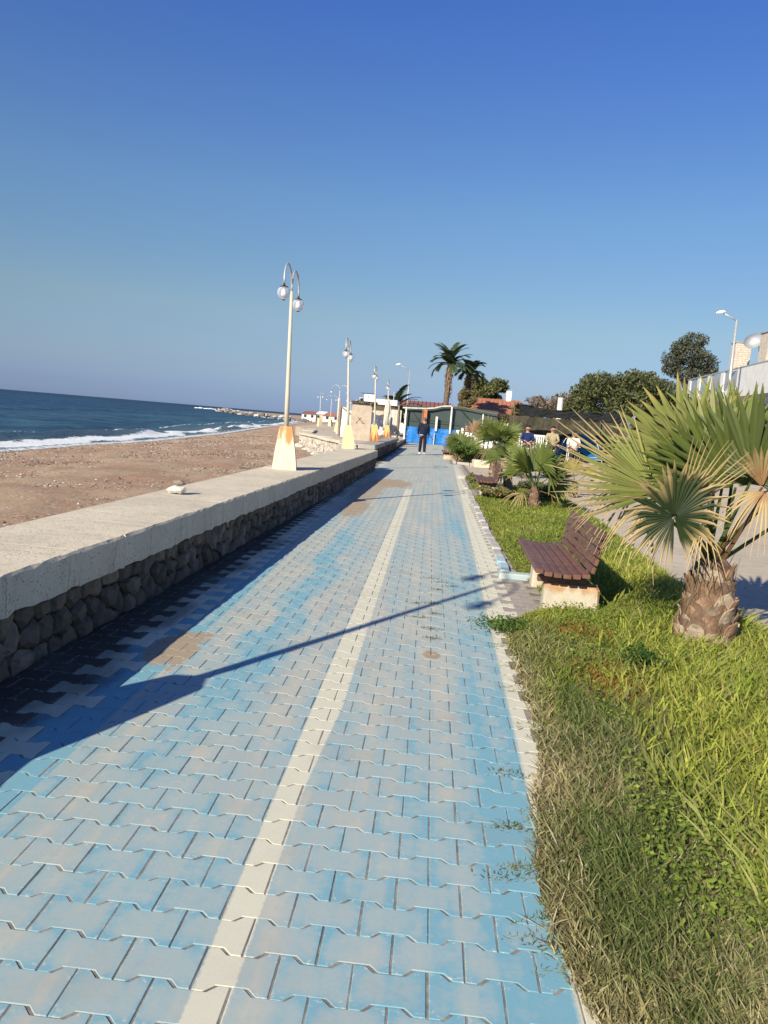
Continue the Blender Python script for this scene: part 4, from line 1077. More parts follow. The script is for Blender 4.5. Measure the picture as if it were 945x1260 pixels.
def blobset(w_, h, zc, k, seed, dy=None):
    rs_ = random.Random(seed); out = [(0, 0, zc, w_*.55, (dy or w_)*.55, h*.55)]
    for i in range(k):
        a = i*2.4; r = rs_.uniform(.45, .85)
        out.append((math.cos(a)*w_*r, math.sin(a)*(dy or w_)*r, zc+rs_.uniform(-.6, .75)*h*(1-.3*r), w_*rs_.uniform(.28, .42), w_*rs_.uniform(.28, .42), h*rs_.uniform(.28, .42)))
    return out
OL = [(.16, .17, .06), (.11, .13, .045), (.20, .19, .07)]; DG = [(.09, .11, .045), (.13, .145, .055), (.065, .085, .035), (.17, .175, .07)]
PN = [(.11, .125, .07), (.145, .155, .09), (.15, .145, .12), (.05, .065, .04)]
tree((6.2, 100, 0), blobset(2.7, 2.2, 6.1, 12, 1), 12000, .18, OL, 'olive green tree beside the feather palms above the red roof', 41)
tree((3.1, 79, 0), blobset(1.0, 1.4, 4.1, 8, 2), 3200, .15, [(.26, .20, .10), (.20, .17, .08), (.13, .12, .05)], 'dry brownish tree under the palm trunks', 42)
tree((13.2, 60, 0), blobset(4.2, 2.9, 4.0, 18, 3), 26000, .14, DG, 'wide rounded dark green tree behind the black canopy', 43, .25)
tree((17.0, 59, 0), blobset(3.0, 2.5, 3.8, 12, 4), 15000, .13, DG, 'dark green tree right of the wide rounded tree', 44, .2)
tree((20.0, 58, 0), blobset(2.5, 2.1, 3.6, 12, 5), 9000, .13, DG[:3], 'low dark tree behind the tips of the big palm', 45, .2)
tree((9.4, 61, 0), blobset(2.2, 1.6, 3.5, 14, 6), 3800, .12, [(.24, .17, .13), (.30, .21, .16), (.18, .15, .08)], 'bare reddish brown bushy tree left of the wide rounded tree', 46, .14)
tree((6.6, 58, 0), blobset(1.6, 1.2, 2.8, 8, 7), 3000, .12, [(.16, .14, .07), (.12, .12, .05)], 'small greyish shrub tree by the red roof end', 47, .12)
tree((12.4, 44, 0), blobset(2.4, .9, 1.6, 10, 8), 5200, .10, [(.11, .10, .055), (.08, .08, .04), (.15, .11, .07)], 'brownish hedge shrub under the dark trees', 48, .1, 'shrub', name='shrub')
tree((16.5, 42, 0), blobset(2.6, 1.3, 1.7, 10, 9), 6500, .10, [(.10, .09, .05), (.07, .075, .04), (.14, .10, .07)], 'dark hedge shrub behind the big palm leaves', 49, .1, 'shrub', name='shrub')
tree((26.4, 85, 0), [(0, 0, 11.0, 1.9, 1.9, 1.3), (-1.5, .3, 10.3, 1.3, 1.3, 1.1), (1.5, 0, 10.5, 1.4, 1.3, 1.0), (.3, 0, 12.4, 1.4, 1.3, .9), (-1.9, 0, 9.3, .9, .9, .7), (1.2, 0, 9.2, 1.3, 1, .9), (-.4, 0, 9.0, 1.4, 1.2, .8), (2.3, 0, 9.6, .9, .9, .6), (-.9, 0, 11.7, 1.2, 1.2, .9)],
     11000, .13, PN, 'round stone pine rising alone above the white house', 50, .3, trunk_h=8.4, name='pine_tree')
# round bushes and ground bed plants
def bush(loc, w_, h, n, cols, label, seed, size=.035, name='bush'):
    return tree(loc, blobset(w_, h*.5, h*.5, 8, seed, w_*1.2), n, size, cols, label, seed, .02, 'bush', name=name, trunk_h=h*.3)
bush((1.62, 31.9, 0), .85, .85, 9000, [(.10, .17, .03), (.07, .13, .025), (.14, .20, .05)], 'bright green bush beside the farthest bench', 61, .05)
bush((1.95, 34.5, 0), .8, .7, 4000, [(.12, .15, .04), (.16, .15, .06)], 'olive bush behind the bright green one', 62, .05)
bush((1.50, 15.9, 0), .42, .38, 2600, [(.24, .22, .08), (.16, .17, .05), (.34, .27, .14)], 'dry yellow-green bush beside the second bench', 63, .045)
bush((2.45, 16.4, 0), .5, .55, 2600, [(.16, .18, .09), (.22, .20, .10), (.10, .12, .05)], 'grey-green leggy bush behind the small fan palm', 64, .045)
bush((1.2, 20.6, 0), .25, .3, 1600, [(.16, .19, .05), (.22, .20, .08)], 'sparse weed clump on the kerb past the second bench', 65, .04)

# ================================================================== GRASS BED
def bed_left(y): return np.interp(y, [-1, 1.55, 1.85, 2.1, 2.5, 2.9, 3.35, 3.9, 4.5, 5.2, 5.75, 5.95, 6.25, 6.4, 7.5, 7.75, 10, 13, 16.7, 16.9, 18.5, 18.7, 20.2], [.60, .60, .52, .46, .47, .51, .60, .64, .63, .63, .66, .78, .92, 1.12, 1.12, 1.0, .97, .99, 1.0, 1.25, 1.25, 1.05, 1.0])
def bed_right(y): return np.interp(y, [-1, 4, 5.6, 6.6, 8.2, 13, 21.9], [3.6, 3.3, 3.0, 2.72, 2.66, 3.0, 3.3])
def bed_z(x, y):
    u = np.clip((x-bed_left(y))/.35, 0, 1); v = np.clip((bed_right(y)-x)/.3, 0, 1)
    return .004+(.05*u*v)+.03*(vnoise(x*2.2, y*1.4, 41)-.5)*u*v
ys = np.linspace(-.5, 20.2, 260); ts = np.linspace(0, 1, 34); T, Yg = np.meshgrid(ts, ys)
jl = (vnoise(ys*6, ys*0, 44)-.5)*.07
lft = bed_left(Yg)+jl[:, None]; Xg = lft+(bed_right(Yg)-lft)*T; Zg = bed_z(Xg, Yg)
Zg[:, 0] = -.004; nr, na = Xg.shape; idx = np.arange(nr*na).reshape(nr, na)
F = np.stack([idx[:-1, :-1].ravel(), idx[:-1, 1:].ravel(), idx[1:, 1:].ravel(), idx[1:, :-1].ravel()], 1)
o = npmesh('planting_bed', np.stack([Xg, Yg, Zg], 2).reshape(-1, 3), F, M_soil, smooth=True)
tag(o, 'earth of the grassy planting bed along the right of the path', 'soil', kind='structure')
sheet('plant_soil', [(1.02, 30.5), (2.7, 30.5), (2.7, 44), (1.02, 44)], .0, M_soil, label='soil of the far planting bed', cat='soil')

def blades(name, x, y, h, w_, cols, lean, label, seed=0, wheat=None, zfun=bed_z, curl=.35, lie=None):
    rs_ = np.random.RandomState(seed); n = len(x); z = zfun(x, y)-.006
    a = rs_.uniform(0, 2*np.pi, n); b = rs_.uniform(0, 2*np.pi, n)
    ln = lean*rs_.uniform(.3, 1.5, n)
    dx, dy = np.cos(a)*ln, np.sin(a)*ln; sx, sy = np.cos(b)*w_/2, np.sin(b)*w_/2
    up = 1/np.sqrt(1+ln**2)
    def P(t, wd, sg):
        return np.stack([x+dx*up*h*(t+curl*t*t)+sx*wd*sg, y+dy*up*h*(t+curl*t*t)+sy*wd*sg, z+h*up*(t-curl*.45*t*t)], 1)
    V_ = np.stack([P(0, .8, -1), P(0, .8, 1), P(.5, 1, -1), P(.5, 1, 1), P(1, .05, 1)], 1).reshape(-1, 3)
    k = (np.arange(n)*5)[:, None, None]; f = np.array([(0, 1, 3), (0, 3, 2), (2, 3, 4)])[None]
    F = (f+k).reshape(-1, 3)
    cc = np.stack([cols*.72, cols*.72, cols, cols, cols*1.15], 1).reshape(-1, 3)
    o = npmesh(name, V_, F, M_grass, np.clip(cc, 0, 1)); tag(o, label, 'grass', kind='stuff'); return o
def sample(n, y0, y1, pw, x_lo=None, x_hi=None, seed=0):
    rs_ = np.random.RandomState(seed); u = rs_.rand(n)
    y = (y0**(1-pw)+(y1**(1-pw)-y0**(1-pw))*u)**(1/(1-pw))
    lo = bed_left(y) if x_lo is None else x_lo(y); hi = bed_right(y) if x_hi is None else x_hi(y)
    x = lo+(hi-lo)*rs_.rand(n); return x, y, rs_
C = lambda *a: np.array(a)
def mixc(t, a, b): return a[None]*(1-t[:, None])+b[None]*t[:, None]
# short turf: greener and drier patches
x, y, r1 = sample(190000, 1.25, 20, 1.55, seed=1)
dryn = vnoise(x*2.6, y*1.6, 51)*.42+vnoise(x*7, y*5, 52)*.28+vnoise(x*21, y*17, 57)*.30
nearness = np.clip((6.2-y)/3, 0, 1)*np.clip((1.9-x)/1.0, .25, 1)
dk = np.clip((dryn-.50)*3.0+.10*nearness+r1.normal(0, .22, len(x)), 0, 1)*np.clip(.30+.45*nearness, 0, 1)
rim = np.clip(1-(x-bed_left(y))/.20, 0, 1)*(y < 6); dk = np.clip(dk+rim*.45, 0, 1)
gc = mixc(vnoise(x*1.3, y*.8, 53), C(.21, .28, .05), C(.38, .42, .075))
gcold = mixc(r1.rand(len(x)), C(.11, .175, .05), C(.23, .27, .08)); k = (nearness*1.3*(vnoise(x*1.8, y*1.5, 54) > .42))[:, None].clip(0, 1)
gc = gc*(1-k)+gcold*k
col = gc*(1-dk[:, None])+mixc(r1.rand(len(x)), C(.50, .41, .20), C(.68, .58, .34))*dk[:, None]
orp = np.exp(-(((x-1.18)/.16)**2+((y-4.45)/.28)**2))+np.exp(-(((x-1.45)/.12)**2+((y-2.3)/.25)**2))+np.exp(-(((x-1.2)/.2)**2+((y-5.5)/.2)**2))*.8
oc = (orp*1.3 > r1.rand(len(x)))[:, None]; col = np.where(oc, C(.42, .25, .06)[None]*r1.uniform(.7, 1.2, (len(x), 1)), col)
h = r1.uniform(.025, .085, len(x))*(1+.35*vnoise(x*3, y*3, 55))*np.clip(.45+(x-bed_left(y))/.35, .45, 1); h = h*np.where(y > 7.5, 1.1, 1)
k = r1.rand(len(x)) < np.where(y > 6, 1, np.clip(.55+(x-bed_left(y))*3, 0, 1))
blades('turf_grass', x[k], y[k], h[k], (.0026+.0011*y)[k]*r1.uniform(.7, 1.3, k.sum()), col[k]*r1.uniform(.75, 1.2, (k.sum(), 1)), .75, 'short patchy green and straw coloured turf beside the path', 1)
# lying straw near the edge
x, y, r1 = sample(16000, 1.25, 6.2, 1.6, x_hi=lambda y: bed_left(y)+.95, seed=2)
k = r1.rand(len(x)) < .9*vnoise(x*3, y*2, 56)**1.5; x, y = x[k], y[k]; n = len(x)
blades('dead_straw', x, y, r1.uniform(.04, .11, n), .0035+.0006*y, mixc(r1.rand(n), C(.72, .62, .42), C(.46, .34, .18)), 2.3, 'pale dead straw lying over the turf edge', 2, curl=.1)
# tall lush grass to the right
def tall_lo(y): return np.interp(y, [0, 2, 3, 4.4, 5.2, 6.2, 8, 20], [1.30, 1.10, .98, 1.08, 1.25, 1.66, 1.7, 2.4])
x, y, r1 = sample(42000, 1.3, 9.5, 1.6, x_lo=tall_lo, seed=3)
dn = vnoise(x*2.2, y*1.5, 61); k = r1.rand(len(x)) < np.clip(.25+1.3*dn, 0, 1)*np.clip((x-tall_lo(y))/.5, .1, 1); x, y = x[k], y[k]; n = len(x)
col = mixc(np.clip(vnoise(x*1.5, y*1.1, 62)+r1.normal(0, .2, n), 0, 1), C(.27, .35, .05), C(.52, .53, .11)); dm = r1.rand(n) < .09; col[dm] = C(.50, .40, .18)
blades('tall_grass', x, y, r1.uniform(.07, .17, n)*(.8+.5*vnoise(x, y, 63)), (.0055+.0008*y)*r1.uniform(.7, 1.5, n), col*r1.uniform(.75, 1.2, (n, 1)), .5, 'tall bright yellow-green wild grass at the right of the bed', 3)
# wild barley ears
x, y, r1 = sample(2600, 1.4, 7.0, 1.5, x_lo=lambda y: tall_lo(y)+.05, seed=4); n = len(x)
blades('barley_ears', x, y, r1.uniform(.14, .22, n), np.full(n, .012), mixc(r1.rand(n), C(.40, .44, .10), C(.52, .52, .20)), .45, 'pale ears of wild barley standing over the grass', 4)
# ragged runners creeping over the paving edge
rs_ = np.random.RandomState(12); xx = []; yy = []
for k in range(22):
    yc = rs_.uniform(1.5, 5.6); L_ = rs_.uniform(.05, .20); m_ = int(60*L_/.1)
    t_ = rs_.rand(m_); xx.append(bed_left(yc)-L_*t_**1.3+.03); yy.append(yc+rs_.normal(0, .005+.016*(1-t_), m_)+.02*np.sin(t_*5))
xx = np.concatenate(xx); yy = np.concatenate(yy); n = len(xx)
blades('creeping_grass', xx, yy, rs_.uniform(.008, .028, n), np.full(n, .0032), mixc(rs_.rand(n), C(.18, .22, .06), C(.50, .43, .22)), 1.8, 'thin grass runners creeping over the paving edge', 13, zfun=lambda x, y: x*0+.002)
# broad-leaved weeds: small leaf diamonds
def weeds(name, x, y, hmax, size, c1, c2, label, seed):
    rs_ = np.random.RandomState(seed); n = len(x); z = bed_z(x, y)+rs_.uniform(.01, hmax, n)
    d = rs_.normal(size=(n, 3)); d[:, 2] = np.abs(d[:, 2])*.5+.1; d /= np.linalg.norm(d, axis=1)[:, None]
    b = np.cross(d, rs_.normal(size=(n, 3))); b /= np.linalg.norm(b, axis=1)[:, None]; s = size*rs_.uniform(.6, 1.4, n)[:, None]
    P = np.stack([x, y, z], 1); V_ = np.stack([P-d*s, P+b*s*.5, P+d*s, P-b*s*.5], 1).reshape(-1, 3)
    c = mixc(rs_.rand(n), c1, c2)*rs_.uniform(.8, 1.2, (n, 1))
    o = npmesh(name, V_, np.arange(4*n).reshape(n, 4), M_grass, np.repeat(c, 4, 0)); tag(o, label, 'weeds', kind='stuff')
x, y, r1 = sample(85000, 1.4, 20, 1.45, x_lo=lambda y: bed_left(y)+np.where(y < 6.2, .35, .05), seed=5)
k = vnoise(x*2.5, y*1.7, 71)+r1.rand(len(x))*.5 > np.where(y < 3.6, .85, .55); x, y = x[k], y[k]
weeds('clover_leaves', x, y, .085, .0105, C(.16, .25, .04), C(.34, .40, .08), 'small leaved green clover filling the bed', 5)
x = r1.normal(.66, .09, 900); y = r1.normal(5.62, .10, 900); x2 = r1.normal(1.42, .05, 500); y2 = r1.normal(4.75, .08, 500)
weeds('creeping_weed', np.concatenate([x]), np.concatenate([y]), .07, .012, C(.07, .14, .03), C(.15, .24, .05), 'creeping green weed spilling onto the white strip', 6)
weeds('dark_weed', x2, y2, .13, .016, C(.035, .09, .02), C(.06, .13, .03), 'dark green leafy weed in the grass near the big palm', 7)
# weeds in the paver joints
rs_ = random.Random(9); xx = []; yy = []
for (px, py) in ((-.0, 6.2), (.12, 6.25), (.02, 5.75), (.11, 5.45), (.14, 5.9), (.12, 7.3), (.22, 7.15), (.13, 5.2), (.41, 2.75), (.38, 2.42), (.47, 2.1), (.52, 1.72), (.18, 6.8), (.3, 7.0), (.60, 1.5), (.45, 3.2)):
    for k in range(90): xx.append(px+rs_.gauss(0, .04)); yy.append(py+rs_.gauss(0, .018))
xx = np.array(xx); yy = np.array(yy)
blades('joint_weeds', xx, yy, np.random.uniform(.012, .035, len(xx)), np.full(len(xx), .006), mixc(np.random.rand(len(xx)), C(.10, .14, .04), C(.28, .25, .12)), 1.5, 'tiny weeds growing in the paver joints', 8, zfun=lambda x, y: x*0-.001)
# litter bits at the edge
for k, (px, py, s) in enumerate(((.585, 2.52, .03), (.60, 2.42, .022), (.64, 2.28, .025), (.66, 1.98, .03), (.585, 2.08, .02))):
    vs, fs = rock_verts((0, 0, .006), (s, s*.4, .008), 300+k); o = MB().add(vs, fs).build('shell_fragment', MW, loc=(px, py, .012)); o.rotation_euler.z = k*1.3
    tag(o, ('farthest', 'second farthest', 'middle', 'nearest and lowest in the frame', 'second nearest')[k]+' of the white broken bits at the turf edge', 'fragment', 'white fragments at the turf edge')
vs, fs = rock_verts((0, 0, .01), (.035, .03, .02), 350); o = MB().add(vs, fs).build('stone', MW, loc=(1.86, 5.28, .06)); tag(o, 'small white stone in the grass before the big palm trunk', 'stone')

# ================================================================== BEACH BAR
bar = thing('beach_bar', (0, 57, 0), 'beach bar with blue tarpaulin below and dark green netting above at the path end', 'building')
def wavy(mb, x0, x1, y, z0, z1, amp, n=40, nz=6, seed=0, th=.02, ztop=None):
    rs_ = random.Random(seed); vs = []; fs = []
    for j in range(nz+1):
        for i in range(n+1):
            u = i/n; v = j/nz; zt = z1 if ztop is None else ztop(u)
            vs.append((x0+(x1-x0)*u, y+amp*math.sin(u*37+v*3+seed)*math.sin(v*5+u*11)+rs_.uniform(-amp, amp)*.5, z0+(zt-z0)*v))
    for j in range(nz):
        for i in range(n): o = j*(n+1)+i; fs.append((o, o+1, o+n+2, o+n+1))
    m_ = len(vs); vs += [(x, y_+th, z) for x, y_, z in vs]; fs += [tuple(reversed([q+m_ for q in f])) for f in fs]
    mb.add(vs, fs); return mb
wavy(MB(), -1.95, 1.75, 0, .02, 1.18, .05, seed=1).build('blue_tarpaulin', M_blue, bar, smooth=True)
top = lambda u: 2.55+.35*math.sin(min(1, u*1.25)*PI*.5)-.25*max(0, u-.6)
wavy(MB(), -2.0, 4.6, .25, .6, 2.6, .03, 50, 5, seed=2, ztop=top).build('shade_net', M_net, bar, smooth=True)
wavy(MB(), 1.75, 5.2, .5, .1, 1.6, .03, 30, 5, seed=3).build('dark_screen', M_net, bar, smooth=True)
mb = MB(); pts = [(-2.3, -.1, 2.50), (-1.2, -.1, 2.55), (-.6, -.1, 2.58), (0, -.1, 2.66), (.5, -.1, 2.82), (1.2, -.1, 2.90), (2.2, -.1, 2.86), (3.2, -.1, 2.72), (4.6, -.1, 2.60)]
for a, b in zip(pts[:5], pts[1:6]):
    c = (Vector(a)+Vector(b))/2; L = (Vector(b)-Vector(a)).length; ang = math.atan2(b[2]-a[2], b[0]-a[0])
    mb.box(c, (L+.02, .12, .09), rot=Matrix.Rotation(-ang, 3, 'Y'))
mb.build('white_eave_cloth', M_canvas, bar)
mb = MB()
for a, b in zip(pts[4:-1], pts[5:]):
    c = (Vector(a)+Vector(b))/2; L = (Vector(b)-Vector(a)).length; ang = math.atan2(b[2]-a[2], b[0]-a[0]); mb.box(c, (L+.02, .06, .05), rot=Matrix.Rotation(-ang, 3, 'Y'))
mb.build('roof_edge', M_thatch, bar)
wavy(MB(), -2.1, 4.7, 1.5, 2.45, 2.75, .05, 40, 2, seed=5).build('roof_sheet', M_net, bar)
for x, m_, h, wd, z0 in ((-.62, M_orange, 2.5, .24, .0), (-.82, M_tiled, 2.5, .10, .0), (1.25, M_whitep, 2.85, .10, .9), (.22, M_whitep, 2.05, .15, 1.0), (-2.05, M_whitep, 2.5, .10, 0), (3.55, M_whitep, 2.5, .08, 0), (.15, M_canvas, .85, .06, 0)):
    MB().box((x, -.14, (z0+h)/2), (wd, .12, h-z0), 0, .004).build('post', m_, bar)
MB().tube([(-1.7, -.09, 2.4), (.2, -.09, .2)], .022, 5).build('brace', M_black, bar)
MB().tube([(1.9, .1, 2.7), (3.4, .1, 1.3)], .03, 5).build('brace', M_black, bar)
MB().tube([(-1.9, -.05, 1.75), (1.8, -.05, 1.70)], .018, 5).build('rail', M_black, bar)
# orange/red roofs behind
def house(loc, w_, d, h, rh, wm, rm, label, wins=(), over=.4, rz=0.0, chim=None):
    t = thing('house', loc, label, 'house', rz=rz); MB().box((0, 0, h/2), (w_, d, h)).build('wall', wm, t)
    W, Dd = w_/2+over, d/2+over
    vs = [(-W, -Dd, h), (W, -Dd, h), (W, Dd, h), (-W, Dd, h), (-W+rh*1.2, 0, h+rh), (W-rh*1.2, 0, h+rh)]
    q = MB().add(vs, [(0, 1, 5, 4), (1, 2, 5), (2, 3, 4, 5), (3, 0, 4), (3, 2, 1, 0)]).build('roof', rm, t)
    n = int(w_/.45); mb = MB()
    for k in range(n+1):
        x = -W+.2+k*(2*W-.4)/n; f = min(1, max(.05, min(x+W, W-x)/(rh*1.2)))
        mb.tube([(x, -Dd, h+.03), (x, -Dd+Dd*f, h+rh*f+.03)], .06, 4)
    r_ = mb.build('roof_tiles', rm, t); r_['kind'] = 'stuff'
    for (x, z, ww, hh) in wins:
        f = MB().box((x, -d/2-.03, z), (ww+.16, .08, hh+.16)).build('window', M_whitep, t); MB().box((x, -d/2-.06, z), (ww, .06, hh)).build('pane', M_dkglass, f)
    if chim: MB().box(chim[0], chim[1]).build('chimney', M_white, t)
    return t
house((7.0, 92, 0), 9.5, 7, 3.1, 1.9, M_cream, M_tile, 'low house with bright orange-red tiled roof and white chimney', [(-2, 1.6, 1.2, 1.2), (2, 1.6, 1.2, 1.2)], chim=((1.5, 0, 4.9), (.6, .6, 2.3)))
house((-1.6, 96, 0), 8.5, 7, 3.2, .95, M_white, M_tiled, 'far house with dull red roof above the bar', [(-1.5, 2.7, 2.0, .5), (1.2, 2.7, 1.6, .5)])
house((-5.2, 104, 0), 5, 6, 3.2, 1.2, M_white, M_tiled, 'small far house with dull red roof behind the parasol', [(0, 2.4, 2.0, .6)])
fb = thing('flat_roof_building', (-4.7, 66, 0), 'flat roofed beige bar building behind the white tarpaulin fence', 'building')
MB().box((0, 0, 1.3), (2.9, 4, 2.6)).build('wall', M_cream, fb); MB().box((.1, -.3, 2.93), (3.1, 4.9, .45)).build('roof_parapet', M_whitep, fb)
MB().tube([(1.3, -2.1, 3.1), (1.3, -2.1, 3.8)], .04, 5).build('vent_pipe', M_arm, fb)
for x in (-.6, .8): MB().box((x, -2.02, 2.1), (.08, .06, .9)).build('post', M_thatch, fb)
# white fence of sheets, pillar, parasol, sign
wf = thing('tarpaulin_fence', (0, 0, 0), 'dirty white tarpaulin fence left of the path end', 'fence')
wavy(MB(), -6.0, -3.15, 49.5, .0, 2.1, .05, 30, 6, seed=8, ztop=lambda u: 2.05-.25*u+.08*math.sin(u*20)).build('sheet', M_whitep, wf, smooth=True)
wavy(MB(), -3.15, -2.1, 50.2, .0, 2.2, .04, 16, 6, seed=9).build('sheet', M_canvas, wf, smooth=True)
for x, y, h in ((-6.0, 49.4, 2.4), (-4.6, 49.4, 2.2), (-3.15, 49.4, 2.2), (-2.3, 50.1, 2.5)): MB().box((x, y, h/2), (.10, .08, h)).build('post', M_wood, wf)
MB().tube([(-5.9, 49.35, 2.1), (-3.3, 49.35, .4)], .03, 5).build('brace', M_wood, wf)
# low white tarp piles in front
MB().add(*rock_verts((0, 0, .35), (1.3, .7, .6), 410)).build('tarp_heap', M_whitep, loc=(-4.0, 48.3, .2)); tag(bpy.data.objects['tarp_heap'], 'crumpled white sheet heaped before the tarpaulin fence', 'sheet')
M_pillar = simple('pillar_stone', (.50, .43, .345), (.42, .345, .27), 3, .85, .6, .03)
pl = thing('stone_pillar', (-4.1, 44.6, .2), 'square pale stone pillar wall with dark painted cross mark', 'pillar')
stp = MB().prism([(-.62, -.3), (.55, -.3), (.55, .3), (-.62, .3)], 0, 1.95).build('masonry', M_pillar, pl)
MB().prism([(-.56, -.26), (.5, -.26), (.5, .26), (-.56, .26)], 1.95, 2.02).build('cap', M_pillar, pl)
mb = MB()
for a, b in (((-.30, .98), (-.02, 1.32)), ((-.22, 1.33), (.12, 1.0)), ((-.30, .98), (-.22, 1.0)), ((.04, 1.02), (.2, .98))):
    c = Vector(((a[0]+b[0])/2, -.306, (a[1]+b[1])/2)); L = math.hypot(b[0]-a[0], b[1]-a[1]); mb.box(c, (L, .006, .04), rot=Matrix.Rotation(-math.atan2(b[1]-a[1], b[0]-a[0]), 3, 'Y'))
mb.build('painted_mark', M_tiled, pl)
dp = tree((-4.3, 48.0, 0), blobset(.8, .35, 2.45, 7, 81), 1500, .08, [(.22, .19, .17), (.30, .26, .22), (.14, .12, .1)], 'dry grey shrub top behind the stone pillar', 81, .05, 'shrub', name='shrub')
for k, x in enumerate((-6.9, -6.3, -5.7, -5.2)):
    mb = MB(); mb.box((0, 0, 1.15), (.13, .13, 2.3)); mb.lathe([(.06, 2.3), (.12, 2.42), (.10, 2.55), (.01, 2.6)], 8)
    o = mb.build('fence_post', M_whitep, loc=(x, 56+.4*k, .2)); tag(o, ('leftmost', 'second from left', 'third from left', 'rightmost')[k]+' of the white capped posts left of the stone pillar', 'post', 'white capped posts left of the stone pillar')
def letters(txt):
    """stroke letters from flat bars; returns list of segments"""
    G_ = {'Y': [((0, 1), (.5, .5)), ((1, 1), (.5, .5)), ((.5, .5), (.5, 0))], 'A': [((0, 0), (.5, 1)), ((.5, 1), (1, 0)), ((.2, .4), (.8, .4))],
          'L': [((0, 1), (0, 0)), ((0, 0), (.9, 0))], 'I': [((.5, 1), (.5, 0))]}
    return [[((a[0]*.7+i, a[1]), (b[0]*.7+i, b[1])) for a, b in G_[c]] for i, c in enumerate(txt)]
sp_ = at(454.5, 489.7, 33.0); SZ = sp_.z
sg = thing('hanging_sign', (sp_.x, 33.0, 0), 'white rounded sign with small dark letters on a thin bracket by the rusty lamp', 'sign')
mb = MB(); pl_ = []
for (cx_, cz_, a0) in ((.38, .17, 0), (-.38, .17, 90), (-.38, -.17, 180), (.38, -.17, 270)):
    for k in range(4): a = R(a0+k*30); pl_.append((cx_+.12*math.cos(a), cz_+.12*math.sin(a)))
n = len(pl_); mb.add([(x, -.02, z) for x, z in pl_]+[(x, .02, z) for x, z in pl_], [tuple(range(n)), tuple(reversed(range(n, 2*n)))]+[(i, n+i, n+(i+1) % n, (i+1) % n) for i in range(n)])
q = mb.build('board', M_white, sg, (0, 0, SZ)); q.scale = (.47, .6, .52)
mb = MB()
for L_ in letters('YALI'):
    for a, b in L_:
        a2 = Vector((a[0]*.2-.36, 0, a[1]*.15)); b2 = Vector((b[0]*.2-.36, 0, b[1]*.15)); d = b2-a2
        mb.box((a2+b2)/2, (d.length, .004, .026), rot=Matrix.Rotation(-math.atan2(d.z, d.x), 3, 'Y'))
q = mb.build('lettering', simple('grey_print', (.10, .11, .13), (.14, .15, .17), 4), sg, (0, -.016, SZ)); q.scale = (.47, .6, .52)
MB().tube([(.27, 0, SZ+.185), (-.36, 0, SZ+.185)], .014, 6).build('bracket', M_black, sg)
MB().tube([(.27, 0, .4), (.27, 0, SZ+.2)], .02, 6).build('post', M_arm, sg)
ps = thing('closed_parasol', (-2.72, 45.5, 0), 'closed dirty white parasol on a black base by the path end', 'parasol')
MB().box((0, 0, .06), (.55, .5, .12), 0, .005, bev=.02).build('base', M_black, ps); MB().tube([(0, 0, .1), (0, 0, 2.75)], .028, 8).build('pole', M_arm, ps)
prof = [(.08, .95), (.17, 1.05), (.20, 1.35), (.17, 1.7), (.19, 2.0), (.16, 2.3), (.09, 2.6), (.02, 2.75)]
mb = MB(); vs = []; fs = []; n = 16
for j, (r_, z) in enumerate(prof):
    for k in range(n): a = 2*PI*k/n; q = r_*(1+.22*(1 if k % 2 else -1)*(.6+.4*math.sin(j*1.7+k))); vs.append((q*math.cos(a), q*math.sin(a), z))
for j in range(len(prof)-1):
    for k in range(n): l = (k+1) % n; fs.append((j*n+k, j*n+l, j*n+n+l, j*n+n+k))
mb.add(vs, fs).build('canopy', M_canvas, ps)
# white picket fence right of the bar
pk = thing('picket_fence', (0, 0, 0), 'white fence of wide uneven boards between bar and brown palm', 'fence')
x = 1.45; k = 0
while x < 3.9:
    wd = random.choice([.14, .17, .22, .26]); h = random.uniform(.95, 1.35)
    MB().box((x+wd/2, 48+random.uniform(-.05, .05), .25+h/2), (wd, .035, h), 0, .004).build('board', M_white, pk); x += wd+random.uniform(.05, .16)
for z in (.45, .95): MB().box((2.7, 48.09, z), (2.6, .05, .07)).build('rail', M_white, pk)
lw = thing('low_wall', (0, 0, 0), 'low pale concrete step block between the far bush and tall fan palm', 'wall')
MB().box((2.05, 29.4, .13), (.85, .7, .3), .1, .01, bev=.03).build('block', M_coping, lw)
MB().box((2.35, 33.6, .24), (1.0, 1.6, .52), .1, .01, bev=.03).build('block', M_conc, lw)

# ================================================================== WHITE HOUSE ON THE RIGHT
wh = thing('white_house', (0, 0, 0), 'white house with grey glass balcony panels at the right edge', 'house')
A0 = at(847, 470, 60); A1 = at(945, 440, 43.5)
d = Vector((A1.x-A0.x, A1.y-A0.y, 0)); Ld = d.length; dn_ = d/Ld; inn = Vector((-dn_.y, dn_.x, 0)); inn = inn if inn.x > 0 else -inn
ztop = (A0.z+A1.z)/2; rotz = math.atan2(dn_.y, dn_.x); Mz = Matrix.Rotation(rotz, 3, 'Z')
def onf(s, off, z): p = Vector((A0.x, A0.y, 0))+dn_*s+inn*off; return (p.x, p.y, z)
def fbox(s0, s1, o0, o1, z0, z1, mat, name, parent=wh): 
    return MB().box(onf((s0+s1)/2, (o0+o1)/2, (z0+z1)/2), (s1-s0, abs(o1-o0), z1-z0), rot=Mz).build(name, mat, parent)
LL = Ld+6
fbox(0, LL, .6, 9, 0, ztop-1.6, M_white, 'wall')
fbox(-.1, LL, 0, 9, ztop-1.75, ztop-1.55, M_white, 'terrace_slab')
fbox(-.15, LL, -.02, .14, ztop-.05, ztop+.02, M_arm, 'handrail')
s = 0.0
